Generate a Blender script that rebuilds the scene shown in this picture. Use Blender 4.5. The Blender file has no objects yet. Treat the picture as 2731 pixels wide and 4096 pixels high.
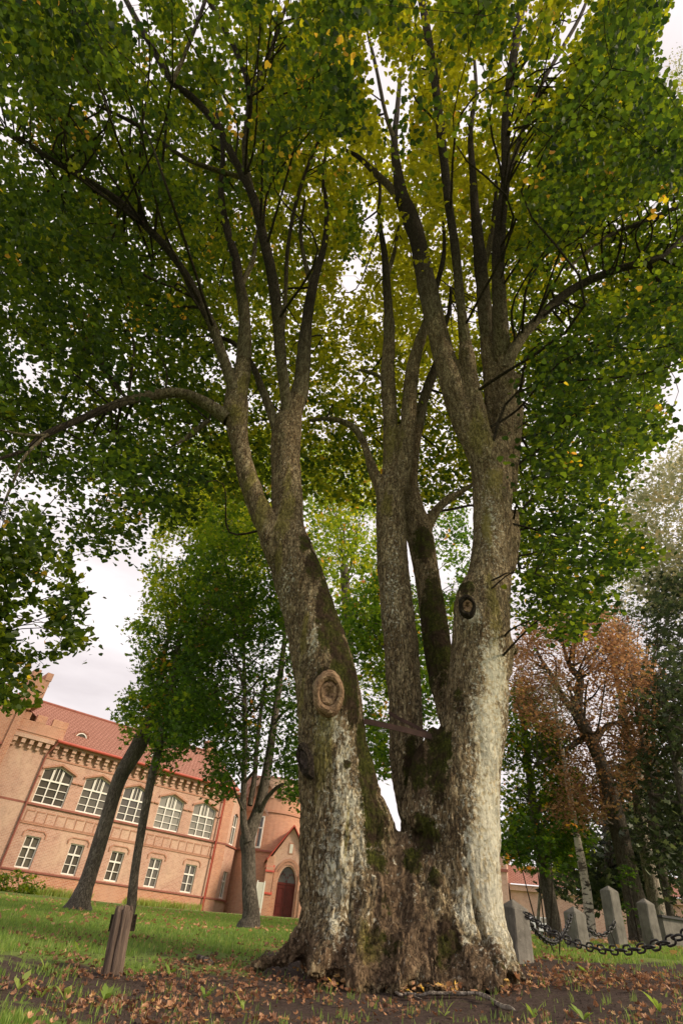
import bpy, math, random
import numpy as np
from mathutils import Vector, Matrix
from mathutils.geometry import tessellate_polygon

# ------------------------------------------------------------------ camera
scene = bpy.context.scene
FPX, IW, IH = 2130.0, 2731, 4096
PITCH, ROLL, CAMZ = math.radians(38.5), math.radians(7.0), 0.45
cfwd = np.array([0, math.cos(PITCH), math.sin(PITCH)])
cup0 = np.array([0, -math.sin(PITCH), math.cos(PITCH)])
cright = np.array([1.0, 0, 0])*math.cos(ROLL) + cup0*math.sin(ROLL)
cup = -np.array([1.0, 0, 0])*math.sin(ROLL) + cup0*math.cos(ROLL)
cam = bpy.data.cameras.new('camera')
cam.sensor_fit = 'VERTICAL'; cam.sensor_height = 36.0; cam.lens = FPX/IH*36.0
cam.clip_start = 0.05; cam.clip_end = 3000
camo = bpy.data.objects.new('camera', cam)
m = Matrix.Identity(4)
for i in range(3):
    m[i][0] = cright[i]; m[i][1] = cup[i]; m[i][2] = -cfwd[i]
m[2][3] = CAMZ
camo.matrix_world = m
scene.collection.objects.link(camo)
scene.camera = camo

# ------------------------------------------------------------------ world, sun, exposure
SUN_AZ, SUN_EL = 112.0, 31.0      # degrees clockwise from +Y, above the horizon
w = bpy.data.worlds.new('World'); scene.world = w; w.use_nodes = True
nt = w.node_tree; nt.nodes.clear()
out = nt.nodes.new('ShaderNodeOutputWorld'); bg = nt.nodes.new('ShaderNodeBackground')
sky = nt.nodes.new('ShaderNodeTexSky'); sky.sky_type = 'NISHITA'; sky.sun_disc = False
sky.sun_elevation = math.radians(SUN_EL); sky.sun_rotation = math.radians(SUN_AZ)
sky.dust_density = 2.5; sky.air_density = 1.0
tc = nt.nodes.new('ShaderNodeTexCoord')
mp = nt.nodes.new('ShaderNodeMapping'); mp.inputs['Scale'].default_value = (1.2, 1.2, 4.0)
ns = nt.nodes.new('ShaderNodeTexNoise'); ns.inputs['Scale'].default_value = 1.7; ns.inputs['Detail'].default_value = 6; ns.inputs['Roughness'].default_value = .55
cr = nt.nodes.new('ShaderNodeValToRGB')
cr.color_ramp.elements[0].position = .3; cr.color_ramp.elements[0].color = (5.3, 4.75, 4.75, 1)
cr.color_ramp.elements[1].position = .72; cr.color_ramp.elements[1].color = (8.7, 8.05, 7.95, 1)
mx = nt.nodes.new('ShaderNodeMix'); mx.data_type = 'RGBA'; mx.inputs[0].default_value = .93
L = nt.links.new
L(tc.outputs['Generated'], mp.inputs['Vector']); L(mp.outputs['Vector'], ns.inputs['Vector']); L(ns.outputs['Fac'], cr.inputs['Fac'])
L(sky.outputs['Color'], mx.inputs[6]); L(cr.outputs['Color'], mx.inputs[7]); L(mx.outputs[2], bg.inputs['Color'])
bg.inputs['Strength'].default_value = 0.098
L(bg.outputs[0], out.inputs['Surface'])
sun = bpy.data.lights.new('sun', 'SUN'); sun.energy = 2.4; sun.angle = math.radians(10.0); sun.color = (1.0, .82, .58)
suno = bpy.data.objects.new('sun', sun); scene.collection.objects.link(suno)
sa, se = math.radians(SUN_AZ), math.radians(SUN_EL)
sdir = Vector((math.sin(sa)*math.cos(se), math.cos(sa)*math.cos(se), math.sin(se)))
suno.rotation_euler = sdir.to_track_quat('Z', 'Y').to_euler(); suno.location = (20, -10, 30)
scene.view_settings.view_transform = 'Standard'; scene.view_settings.look = 'None'
scene.view_settings.exposure = 0.74; scene.view_settings.gamma = 1.0
scene.render.engine = 'CYCLES'
scene.cycles.max_bounces = 7; scene.cycles.diffuse_bounces = 4; scene.cycles.transmission_bounces = 4; scene.cycles.glossy_bounces = 2
scene.cycles.use_denoising = True
try: scene.cycles.denoiser = 'OPENIMAGEDENOISE'
except Exception: pass
scene.cycles.sample_clamp_indirect = 6.0

# ------------------------------------------------------------------ measuring helpers
VS = 1.7417     # measured on a 1568 px wide view of the photograph
def vray(vx, vy):
    vx = np.asarray(vx, float)*VS; vy = np.asarray(vy, float)*VS
    return cfwd[None]*1.0 + np.multiply.outer((vx-IW/2)/FPX, cright) - np.multiply.outer((vy-IH/2)/FPX, cup)
def at(vx, vy, Y):
    d = vray([vx], [vy])[0]
    return np.array([0, 0, CAMZ]) + d*(Y/d[1])
def atD(vx, vy, D):
    d = vray([vx], [vy])[0]
    return np.array([0, 0, CAMZ]) + d*(D/math.hypot(d[0], d[1]))
def toview(P):
    d = P-np.array([0, 0, CAMZ]); k = np.maximum(d@cfwd, 1e-3)
    return (IW/2+FPX*(d@cright)/k)/VS, (IH/2-FPX*(d@cup)/k)/VS
def depth(p): return float((np.asarray(p)-np.array([0, 0, CAMZ]))@cfwd)
def inpoly(x, y, poly):
    r = np.zeros(x.shape, bool); n = len(poly)
    for i in range(n):
        x1, y1 = poly[i]; x2, y2 = poly[(i+1) % n]
        if y1 == y2: continue
        c = ((y1 > y) != (y2 > y)) & (x < (x2-x1)*(y-y1)/(y2-y1)+x1)
        r ^= c
    return r
rng = np.random.default_rng(7); random.seed(7)

def _hash(ix, iy, iz):
    h = (ix*374761393 + iy*668265263 + iz*1274126177) & 0xffffffff
    h = ((h ^ (h >> 13))*1274126177) & 0xffffffff
    h = h ^ (h >> 16)
    return (h & 0xffffff).astype(np.float32)/float(0xffffff)
def vnoise(P):
    P = np.asarray(P, np.float64)+1000.0
    I = np.floor(P).astype(np.int64); f = (P-I).astype(np.float32); f = f*f*f*(f*(f*6-15)+10)
    r = 0
    for dx in (0, 1):
        wx = f[:, 0] if dx else 1-f[:, 0]
        for dy in (0, 1):
            wy = f[:, 1] if dy else 1-f[:, 1]
            for dz in (0, 1):
                wz = f[:, 2] if dz else 1-f[:, 2]
                r = r + wx*wy*wz*_hash(I[:, 0]+dx, I[:, 1]+dy, I[:, 2]+dz)
    return r
def fbm(P, o=3):
    a, s, t = .5, 0, 0
    for i in range(o):
        s = s + a*vnoise(P*(2**i)+i*17.3); t += a; a *= .5
    return s/t

# ------------------------------------------------------------------ scene helpers
col = scene.collection
def tag(o, label=None, cat=None, group=None, kind=None):
    for k, v in (('label', label), ('category', cat), ('group', group), ('kind', kind)):
        if v: o[k] = v
    return o
def empty(name, loc=(0, 0, 0), rz=0.0, parent=None):
    o = bpy.data.objects.new(name, None); col.objects.link(o)
    o.location = loc; o.rotation_euler = (0, 0, rz); o.empty_display_size = .2
    if parent: o.parent = parent
    return o
def link(name, me, mat, parent=None):
    o = bpy.data.objects.new(name, me); col.objects.link(o)
    if mat: me.materials.append(mat)
    if parent: o.parent = parent
    return o
def npmesh(name, V, F, smooth=False, attrs=None, fattrs=None):
    """V (n,3); F (m,k) uniform faces"""
    V = np.asarray(V, np.float32); F = np.asarray(F, np.int32)
    me = bpy.data.meshes.new(name); k = F.shape[1]
    me.vertices.add(len(V)); me.vertices.foreach_set('co', V.ravel())
    me.loops.add(F.size); me.loops.foreach_set('vertex_index', F.ravel())
    me.polygons.add(len(F)); me.polygons.foreach_set('loop_start', np.arange(0, F.size, k, dtype=np.int32))
    me.polygons.foreach_set('loop_total', np.full(len(F), k, np.int32))
    me.polygons.foreach_set('use_smooth', np.full(len(F), smooth, bool))
    for n, a in (attrs or {}).items():
        at_ = me.attributes.new(n, 'FLOAT', 'POINT'); at_.data.foreach_set('value', np.asarray(a, np.float32))
    for n, a in (fattrs or {}).items():
        at_ = me.attributes.new(n, 'FLOAT', 'FACE'); at_.data.foreach_set('value', np.asarray(a, np.float32))
    me.update(calc_edges=True); me.validate()
    return me
class MB:
    """collects polygons, with box-projected uv in metres"""
    def __init__(s): s.v = []; s.f = []; s.uv = []
    def poly(s, pts, uv=None):
        b = len(s.v); pts = [Vector(p) for p in pts]; s.v += pts; s.f.append(list(range(b, b+len(pts))))
        if uv is None:
            n = Vector((0, 0, 0))
            for i in range(len(pts)):
                a, c = pts[i], pts[(i+1) % len(pts)]; n += a.cross(c)
            if n.length > 0: n.normalize()
            if abs(n.z) > .75: uv = [(p.x, p.y) for p in pts]
            else:
                t = Vector((-n.y, n.x, 0)); t.normalize(); uv = [(p.dot(t), p.z) for p in pts]
        s.uv.append(uv)
    def box(s, x0, x1, y0, y1, z0, z1, M=None):
        c = [Vector((x, y, z)) for z in (z0, z1) for y in (y0, y1) for x in (x0, x1)]
        if M is not None: c = [M @ p for p in c]
        for q in ((0, 2, 3, 1), (4, 5, 7, 6), (0, 1, 5, 4), (2, 6, 7, 3), (0, 4, 6, 2), (1, 3, 7, 5)):
            s.poly([c[i] for i in q])
    def prism(s, pts, y0, y1):
        """polygon in x,z extruded along y"""
        a = [(p[0], y0, p[1]) for p in pts]; b = [(p[0], y1, p[1]) for p in pts]; n = len(pts)
        s.poly(a); s.poly(b[::-1])
        for i in range(n): j = (i+1) % n; s.poly([a[j], a[i], b[i], b[j]])
    def extr_z(s, pts, z0, z1):
        a = [(p[0], p[1], z0) for p in pts]; b = [(p[0], p[1], z1) for p in pts]; n = len(pts)
        s.poly(a[::-1]); s.poly(b)
        for i in range(n): j = (i+1) % n; s.poly([a[i], a[j], b[j], b[i]])
    def tube(s, pts, rad, n=8, cap=True):
        pts = [Vector(p) for p in pts]; rings = []
        for i, p in enumerate(pts):
            t = (pts[min(i+1, len(pts)-1)]-pts[max(i-1, 0)]).normalized()
            u = t.cross(Vector((0, 0, 1))) if abs(t.z) < .9 else t.cross(Vector((0, 1, 0)))
            u.normalize(); w_ = t.cross(u); r = rad[i] if hasattr(rad, '__len__') else rad
            rings.append([p+u*r*math.cos(2*math.pi*k/n)+w_*r*math.sin(2*math.pi*k/n) for k in range(n)])
        for a, b in zip(rings, rings[1:]):
            for k in range(n): s.poly([a[k], a[(k+1) % n], b[(k+1) % n], b[k]])
        if cap: s.poly(rings[0][::-1]); s.poly(rings[-1])
    def holed(s, outer, holes, y, flip=False):
        """planar x,z polygon with holes at depth y"""
        loops = [[Vector((p[0], p[1], 0)) for p in outer]]+[[Vector((p[0], p[1], 0)) for p in h] for h in holes]
        flat = [p for l in loops for p in l]
        for t in tessellate_polygon(loops):
            pts = [(flat[i].x, y, flat[i].y) for i in t]
            a, b, c = pts
            if ((b[0]-a[0])*(c[2]-a[2])-(b[2]-a[2])*(c[0]-a[0]) < 0) != flip: pts = pts[::-1]
            s.poly(pts)
    def reveal(s, hole, y0, y1):
        n = len(hole)
        for i in range(n):
            a, b = hole[i], hole[(i+1) % n]
            s.poly([(a[0], y0, a[1]), (b[0], y0, b[1]), (b[0], y1, b[1]), (a[0], y1, a[1])])
    def build(s, name, mat, parent=None, smooth=False):
        me = bpy.data.meshes.new(name); me.from_pydata([tuple(v) for v in s.v], [], s.f)
        ul = me.uv_layers.new(name='UVMap'); flat = [c for u in s.uv for p in u for c in p]
        ul.data.foreach_set('uv', flat)
        if smooth: me.polygons.foreach_set('use_smooth', [True]*len(me.polygons))
        me.update()
        return link(name, me, mat, parent)

# ------------------------------------------------------------------ materials
def mat(name):
    m = bpy.data.materials.new(name); m.use_nodes = True
    return m, m.node_tree, m.node_tree.nodes['Principled BSDF']
def N(nt, t, **kw):
    n = nt.nodes.new(t)
    for k, v in kw.items():
        if k in n.inputs: n.inputs[k].default_value = v
        else: setattr(n, k, v)
    return n
def noise(nt, vec, scale, detail=4, rough=.55, dist=0):
    n = N(nt, 'ShaderNodeTexNoise', Scale=scale, Detail=detail, Roughness=rough, Distortion=dist)
    if vec is not None: nt.links.new(vec, n.inputs['Vector'])
    return n.outputs['Fac']
def ramp(nt, fac, stops):
    r = N(nt, 'ShaderNodeValToRGB'); e = r.color_ramp.elements
    while len(e) < len(stops): e.new(.5)
    for el, (p, c) in zip(e, stops):
        el.position = p; el.color = (c, c, c, 1) if not hasattr(c, '__len__') else (*c, 1)
    nt.links.new(fac, r.inputs['Fac']); return r.outputs['Color']
def mixc(nt, fac, a, b, mode='MIX'):
    n = N(nt, 'ShaderNodeMix', data_type='RGBA', blend_type=mode)
    for sock, v in ((n.inputs[0], fac), (n.inputs[6], a), (n.inputs[7], b)):
        if hasattr(v, 'links'): nt.links.new(v, sock)
        elif hasattr(v, '__len__'): sock.default_value = (*v, 1)
        else: sock.default_value = v
    return n.outputs[2]
def mth(nt, op, a, b=0.0, clamp=False):
    n = N(nt, 'ShaderNodeMath', operation=op, use_clamp=clamp)
    for i, v in enumerate((a, b)):
        if hasattr(v, 'links'): nt.links.new(v, n.inputs[i])
        else: n.inputs[i].default_value = v
    return n.outputs[0]
def coords(nt, scale=(1, 1, 1), kind='Object'):
    t = N(nt, 'ShaderNodeTexCoord'); mp = N(nt, 'ShaderNodeMapping'); mp.inputs['Scale'].default_value = scale
    nt.links.new(t.outputs[kind], mp.inputs['Vector']); return mp.outputs['Vector']
def bump(nt, bsdf, h, strength=.5, dist=.02, prev=None):
    b = N(nt, 'ShaderNodeBump', Strength=strength, Distance=dist); nt.links.new(h, b.inputs['Height'])
    if prev: nt.links.new(prev, b.inputs['Normal'])
    nt.links.new(b.outputs[0], bsdf.inputs['Normal']); return b.outputs[0]
def attr(nt, name):
    return N(nt, 'ShaderNodeAttribute', attribute_name=name).outputs['Fac']
def dull(b, r=.9, s=.2):
    b.inputs['Roughness'].default_value = r; b.inputs['Specular IOR Level'].default_value = s

def bark_material(name, big=False, tone=(.175, .122, .066), dark=(.03, .021, .014), light=(.46, .38, .235), zs=.36, bs=15.0):
    m, nt, b = mat(name); dull(b, .93, .15)
    v = coords(nt, (1, 1, zs)); vo = coords(nt, (1, 1, 1))
    wob = N(nt, 'ShaderNodeTexNoise', Scale=5.0, Detail=6.0, Roughness=.7); nt.links.new(v, wob.inputs['Vector'])
    add = N(nt, 'ShaderNodeVectorMath', operation='MULTIPLY_ADD'); nt.links.new(wob.outputs['Color'], add.inputs[0]); add.inputs[1].default_value = (.30, .30, .30); nt.links.new(v, add.inputs[2])
    vor = N(nt, 'ShaderNodeTexVoronoi', feature='DISTANCE_TO_EDGE', Scale=bs); nt.links.new(add.outputs[0], vor.inputs['Vector'])
    fis = noise(nt, v, bs*1.3, 5, .62, .8); rid = mth(nt, 'ABSOLUTE', mth(nt, 'SUBTRACT', fis, .5))
    gate = ramp(nt, noise(nt, vo, 5, 5, .7), [(.5, .5), (.62, 0.0)])
    crack = mth(nt, 'MINIMUM', mth(nt, 'ADD', ramp(nt, vor.outputs['Distance'], [(0, .1), (.10, 1.0)]), gate, True), ramp(nt, rid, [(0, .0), (.045, 1.0)]))
    n1 = noise(nt, coords(nt, (1, 1, .2)), 21, 8, .74, .5); n2 = noise(nt, vo, 45, 5, .7); n3 = noise(nt, vo, 1.6, 5, .6)
    c = mixc(nt, ramp(nt, n1, [(.42, 0.0), (.60, 1.0)]), tone, light)
    c = mixc(nt, ramp(nt, n3, [(.35, 0.0), (.65, .6)]), c, [x*.75 for x in tone])
    c = mixc(nt, ramp(nt, crack, [(0, .85), (.6, 0.0)]), c, dark)
    if name == 'limb_bark':
        c = mixc(nt, attr(nt, 'old'), c, mixc(nt, ramp(nt, n1, [(.42, 0.0), (.60, 1.0)]), (.12, .09, .052), (.30, .26, .165)))  # limb bases keep a trunk-like tone, blending into the shade-darkened limb colour
    sp = ramp(nt, noise(nt, v, 60, 3, .6), [(.35, .55), (.65, 1.35)])
    c = mixc(nt, 1.0, c, sp, 'MULTIPLY')
    if big:
        br = attr(nt, 'brown'); ms = attr(nt, 'moss'); pl = attr(nt, 'pale'); gy = attr(nt, 'algae'); sm = attr(nt, 'smooth')
        def thr(a, nz, lo, hi):        # attribute pushed through a noise edge
            return ramp(nt, mth(nt, 'ADD', a, mth(nt, 'MULTIPLY', mth(nt, 'SUBTRACT', nz, .5), 1.5)), [(lo, 0.0), (hi, 1.0)])
        nb = noise(nt, v, 7, 8, .72, .3); nm = noise(nt, vo, 9, 9, .78); nf = noise(nt, v, 28, 6, .75, .4)
        n9 = noise(nt, vo, 22, 5, .65)
        redb = mixc(nt, ramp(nt, nf, [(.35, 0.0), (.65, 1.0)]), (.085, .052, .032), (.24, .165, .105))
        c = mixc(nt, mth(nt, 'MULTIPLY', thr(br, nb, .42, .6), .8), c, redb)
        palec = mixc(nt, ramp(nt, nf, [(.3, 0.0), (.7, 1.0)]), (.33, .30, .19), (.62, .57, .41))
        palec = mixc(nt, ramp(nt, nb, [(.4, 0.0), (.65, .7)]), palec, (.45, .34, .19))
        c = mixc(nt, thr(pl, nm, .5, .62), c, palec)
        c = mixc(nt, mth(nt, 'MULTIPLY', ramp(nt, mth(nt, 'ADD', mth(nt, 'MULTIPLY', pl, .25), n9), [(.62, 0.0), (.7, 1.0)]), .85), c, (.60, .59, .48))
        c = mixc(nt, mth(nt, 'MULTIPLY', thr(gy, nb, .42, .72), .72), c, (.235, .205, .055))
        crk2 = ramp(nt, crack, [(.1, .85), (.6, 0.0)])
        c = mixc(nt, mth(nt, 'MULTIPLY', crk2, mth(nt, 'SUBTRACT', 1.0, mth(nt, 'MULTIPLY', sm, .75))), c, (.06, .042, .03))
        mossc = mixc(nt, ramp(nt, n2, [(.35, 0.0), (.7, 1.0)]), (.018, .022, .006), (.10, .105, .018))
        mossc = mixc(nt, ramp(nt, noise(nt, vo, 4, 6, .7), [(.42, 0.0), (.58, 1.0)]), mossc, (.05, .033, .02))
        c = mixc(nt, thr(ms, nm, .46, .58), c, mossc)
        crack = mixc(nt, mth(nt, 'MULTIPLY', sm, .8), crack, (.6, .6, .6))
    nt.links.new(c, b.inputs['Base Color'])
    h1 = bump(nt, b, crack, .9, .022)
    h2 = bump(nt, b, n1, .8, .02, h1)
    bump(nt, b, n2, .6, .008, h2)
    return m
def leaf_material(name, stops, trans=.45, tmul=(1.0, 1.0, .6)):
    m, nt, b = mat(name)
    nt.nodes.remove(b); o = nt.nodes['Material Output']
    t = attr(nt, 'tint')
    c = ramp(nt, t, stops)
    d = N(nt, 'ShaderNodeBsdfDiffuse'); tr = N(nt, 'ShaderNodeBsdfTranslucent'); g = N(nt, 'ShaderNodeBsdfGlossy', Roughness=.45)
    g.inputs['Color'].default_value = (.8, .85, .8, 1)
    nt.links.new(c, d.inputs['Color'])
    c2 = mixc(nt, 1.0, c, tmul, 'MULTIPLY')
    c3 = mixc(nt, 1.0, c2, (2.3, 2.3, 2.3), 'MULTIPLY')
    nt.links.new(c3, tr.inputs['Color'])
    ms = N(nt, 'ShaderNodeMixShader', Fac=trans); nt.links.new(d.outputs[0], ms.inputs[1]); nt.links.new(tr.outputs[0], ms.inputs[2])
    m2 = N(nt, 'ShaderNodeMixShader', Fac=.035); nt.links.new(ms.outputs[0], m2.inputs[1]); nt.links.new(g.outputs[0], m2.inputs[2])
    nt.links.new(m2.outputs[0], o.inputs['Surface'])
    return m
def plain(name, c, r=.7, s=.3, var=.25, scale=8, bmp=0.0, metal=0.0):
    m, nt, b = mat(name); dull(b, r, s); b.inputs['Metallic'].default_value = metal
    v = coords(nt); n = noise(nt, v, scale, 5, .6)
    cc = mixc(nt, ramp(nt, n, [(.3, 0.0), (.7, 1.0)]), [x*(1-var) for x in c], [min(1, x*(1+var)) for x in c])
    nt.links.new(cc, b.inputs['Base Color'])
    if bmp: bump(nt, b, noise(nt, v, scale*6, 5, .7), bmp, .01)
    return m
def brick_material(name, c1, c2, mortar, patch=(.62, .45, .34), bw=.26, rh=.082):
    m, nt, b = mat(name); dull(b, .9, .2)
    v = coords(nt, (1, 1, 1), 'UV')
    br = N(nt, 'ShaderNodeTexBrick'); nt.links.new(v, br.inputs['Vector'])
    br.inputs['Scale'].default_value = 1; br.inputs['Brick Width'].default_value = bw; br.inputs['Row Height'].default_value = rh
    br.inputs['Mortar Size'].default_value = .009; br.inputs['Color1'].default_value = (*c1, 1); br.inputs['Color2'].default_value = (*c2, 1); br.inputs['Mortar'].default_value = (*mortar, 1)
    br.inputs['Bias'].default_value = -.2
    vo = coords(nt, (1, 1, .6))
    n1 = noise(nt, vo, .45, 7, .65, .4); n2 = noise(nt, vo, 3.5, 6, .7)
    c = mixc(nt, ramp(nt, n1, [(.42, 0.0), (.66, .7)]), br.outputs['Color'], patch)
    c = mixc(nt, ramp(nt, n2, [(.5, 0.0), (.75, .45)]), c, [x*.6 for x in c2])
    c = mixc(nt, ramp(nt, noise(nt, vo, 1.2, 6, .6), [(.55, 0.0), (.8, .4)]), c, (.33, .24, .2))
    nt.links.new(c, b.inputs['Base Color'])
    bump(nt, b, br.outputs['Fac'], -.4, .01)
    return m
M = {}
M['bark'] = bark_material('linden_bark', True)
M['bark_dark'] = bark_material('limb_bark', False, (.045, .034, .025), (.014, .011, .009), (.10, .082, .06), .3, 22)  # limb tone lowered to imitate shade under the crown
M['bark_bg'] = bark_material('grey_bark', False, (.15, .125, .105), (.05, .04, .033), (.27, .24, .2), .25, 18)
M['bark_pale'] = bark_material('pale_bark', False, (.33, .28, .23), (.1, .08, .065), (.5, .45, .38), .3, 7)
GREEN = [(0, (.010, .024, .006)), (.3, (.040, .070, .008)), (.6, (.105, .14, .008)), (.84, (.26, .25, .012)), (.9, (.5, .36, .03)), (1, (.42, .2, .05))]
M['leaf'] = leaf_material('linden_leaf', GREEN, .58)
M['leaf_bg'] = leaf_material('maple_leaf', [(0, (.018, .042, .008)), (.35, (.055, .11, .01)), (.7, (.19, .25, .014)), (.85, (.38, .36, .02)), (.93, (.45, .2, .03)), (1, (.3, .12, .05))], .5)
M['leaf_rust'] = leaf_material('rusty_leaf', [(0, (.09, .035, .02)), (.4, (.21, .115, .072)), (.75, (.40, .24, .14)), (.9, (.4, .28, .07)), (1, (.07, .1, .02))], .4, (1, .9, .7))
M['leaf_wood'] = leaf_material('woodland_leaf', [(0, (.012, .018, .010)), (.5, (.035, .05, .024)), (.85, (.09, .11, .045)), (1, (.16, .12, .05))], .4, (1, 1, .8))
M['leaf_pale'] = leaf_material('willow_leaf', [(0, (.13, .15, .08)), (.6, (.26, .25, .15)), (1, (.42, .34, .2))], .45, (1, 1, .9))
M['litter'] = leaf_material('fallen_leaf', [(0, (.08, .042, .028)), (.3, (.22, .11, .065)), (.6, (.42, .22, .12)), (.85, (.56, .37, .19)), (.95, (.62, .4, .06)), (1, (.12, .16, .03))], .15, (1, .9, .7))
M['blade'] = leaf_material('grass_blade', [(0, (.08, .14, .03)), (.5, (.17, .26, .05)), (.9, (.30, .37, .10)), (1, (.35, .3, .12))], .35)
M['brick'] = brick_material('brick', (.48, .26, .195), (.36, .175, .13), (.60, .49, .41))
M['brick_old'] = brick_material('weathered_brick', (.42, .16, .095), (.58, .27, .16), (.6, .46, .36), (.5, .3, .22))
M['brick_trim'] = brick_material('brick_trim', (.42, .19, .12), (.36, .155, .095), (.46, .33, .26), (.42, .24, .17))
M['redpaint'] = plain('red_sheet_metal', (.42, .075, .05), .5, .4, .15, 2)
M['sill'] = plain('red_sill', (.27, .095, .07), .6, .3, .2, 3)
M['white'] = plain('white_paint', (.78, .76, .72), .5, .4, .05)
M['door'] = plain('dark_red_door', (.11, .016, .014), .45, .4, .2, 3)
M['cream'] = plain('pale_panel', (.6, .58, .52), .6, .3, .1)
m_, nt_, b_ = mat('window_glass'); b_.inputs['Base Color'].default_value = (.07, .062, .052, 1); b_.inputs['Roughness'].default_value = .12; b_.inputs['Specular IOR Level'].default_value = .6
oi = N(nt_, 'ShaderNodeObjectInfo'); nt_.links.new(ramp(nt_, oi.outputs['Random'], [(0, (.045, .04, .034)), (.55, (.09, .08, .066)), (.8, (.16, .15, .12)), (1, (.24, .23, .2))]), b_.inputs['Base Color'])
M['glass'] = m_
m_, nt_, b_ = mat('roof_tiles'); dull(b_, .8, .25)
wv = N(nt_, 'ShaderNodeTexBrick'); nt_.links.new(coords(nt_, (1, 1, 1), 'UV'), wv.inputs['Vector'])
wv.inputs['Scale'].default_value = 1; wv.inputs['Brick Width'].default_value = .3; wv.inputs['Row Height'].default_value = .32; wv.inputs['Mortar Size'].default_value = .035
wv.inputs['Color1'].default_value = (.34, .17, .125, 1); wv.inputs['Color2'].default_value = (.29, .14, .10, 1); wv.inputs['Mortar'].default_value = (.19, .07, .05, 1)
nt_.links.new(wv.outputs['Color'], b_.inputs['Base Color']); bump(nt_, b_, wv.outputs['Fac'], -.6, .03)
M['tiles'] = m_
M['zinc'] = plain('grey_sheet_roof', (.42, .44, .45), .5, .4, .1)
M['granite'] = plain('weathered_concrete', (.185, .175, .155), .92, .15, .35, 5, .6)
M['iron'] = plain('black_iron', (.018, .018, .02), .5, .5, .3, 20, .2)
M['rust'] = plain('rusty_iron', (.055, .028, .022), .75, .3, .3, 12, .4)
M['silver'] = plain('silver_car_paint', (.42, .44, .47), .3, .5, .04, 2)
M['tyre'] = plain('tyre_rubber', (.02, .02, .02), .8, .2, .1)
# old grey timber of the post
_m = M['granite']; _nt = _m.node_tree; _b = _nt.nodes['Principled BSDF']; _src = _b.inputs['Base Color'].links[0].from_socket
_st = noise(_nt, coords(_nt, (9, 9, .7)), 1.6, 6, .7); _sp = noise(_nt, coords(_nt), 26, 5, .7)
_c = mixc(_nt, ramp(_nt, _st, [(.5, 0.0), (.72, .65)]), _src, (.07, .068, .055)); _c = mixc(_nt, ramp(_nt, _sp, [(.6, 0.0), (.68, .5)]), _c, (.33, .33, .27))
_nt.links.new(_c, _b.inputs['Base Color'])
m_, nt_, b_ = mat('old_timber'); dull(b_, .9, .15)
vg = coords(nt_, (14, 14, .9)); ng = noise(nt_, vg, 3, 7, .7, .6)
nt_.links.new(ramp(nt_, ng, [(.3, (.04, .028, .022)), (.52, (.13, .095, .075)), (.75, (.25, .185, .14))]), b_.inputs['Base Color']); bump(nt_, b_, ng, .8, .012)
M['timber'] = m_
# scar wood
m_, nt_, b_ = mat('callus_wood'); dull(b_, .85, .2)
vg = coords(nt_, (1, 1, 1)); ng = noise(nt_, vg, 14, 7, .65, 1.5)
nt_.links.new(ramp(nt_, ng, [(.36, (.07, .04, .025)), (.5, (.25, .16, .095)), (.68, (.42, .30, .19))]), b_.inputs['Base Color']); bump(nt_, b_, ng, .8, .02)
M['callus'] = m_
m_, nt_, b_ = mat('dark_scar'); dull(b_, .9, .15)
ng = noise(nt_, coords(nt_), 16, 7, .7, 1)
nt_.links.new(ramp(nt_, ng, [(.35, (.02, .015, .013)), (.7, (.11, .085, .075))]), b_.inputs['Base Color']); bump(nt_, b_, ng, .9, .02)
M['scar'] = m_
# birch
m_, nt_, b_ = mat('birch_bark'); dull(b_, .8, .2)
n1 = noise(nt_, coords(nt_, (3, 3, 9)), 1.2, 5, .7, .5); n2 = noise(nt_, coords(nt_, (1, 1, .4)), 3, 5, .7)
c = mixc(nt_, ramp(nt_, n1, [(.5, 0.0), (.58, 1.0)]), (.62, .56, .5), (.05, .04, .035))
c = mixc(nt_, ramp(nt_, n2, [(.45, 0.0), (.7, .6)]), c, (.25, .2, .17))
nt_.links.new(c, b_.inputs['Base Color']); M['birch'] = m_

# grass / soil ground
m_, nt_, b_ = mat('lawn_and_soil'); dull(b_, .95, .1)
sv = coords(nt_); soil = attr(nt_, 'soil')
n1 = noise(nt_, sv, 2.2, 8, .65); n2 = noise(nt_, sv, 30, 6, .75); n3 = noise(nt_, sv, .35, 4, .5); n4 = noise(nt_, sv, 9, 7, .7)
g = mixc(nt_, ramp(nt_, n4, [(.3, 0.0), (.7, 1.0)]), (.12, .19, .04), (.21, .29, .075))
g = mixc(nt_, ramp(nt_, n3, [(.4, 0.0), (.65, .6)]), g, (.22, .26, .08))
s_ = mixc(nt_, ramp(nt_, n2, [(.3, 0.0), (.7, 1.0)]), (.042, .03, .026), (.125, .09, .078))
s_ = mixc(nt_, ramp(nt_, n4, [(.52, 0.0), (.72, .5)]), s_, (.07, .075, .03))
f = ramp(nt_, mth(nt_, 'ADD', soil, mth(nt_, 'MULTIPLY', mth(nt_, 'SUBTRACT', n1, .5), 1.1)), [(.45, 0.0), (.58, 1.0)])
nt_.links.new(mixc(nt_, f, g, s_), b_.inputs['Base Color'])
h = bump(nt_, b_, n4, .8, .05); bump(nt_, b_, n2, .8, .02, h)
M['ground'] = m_

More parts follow.
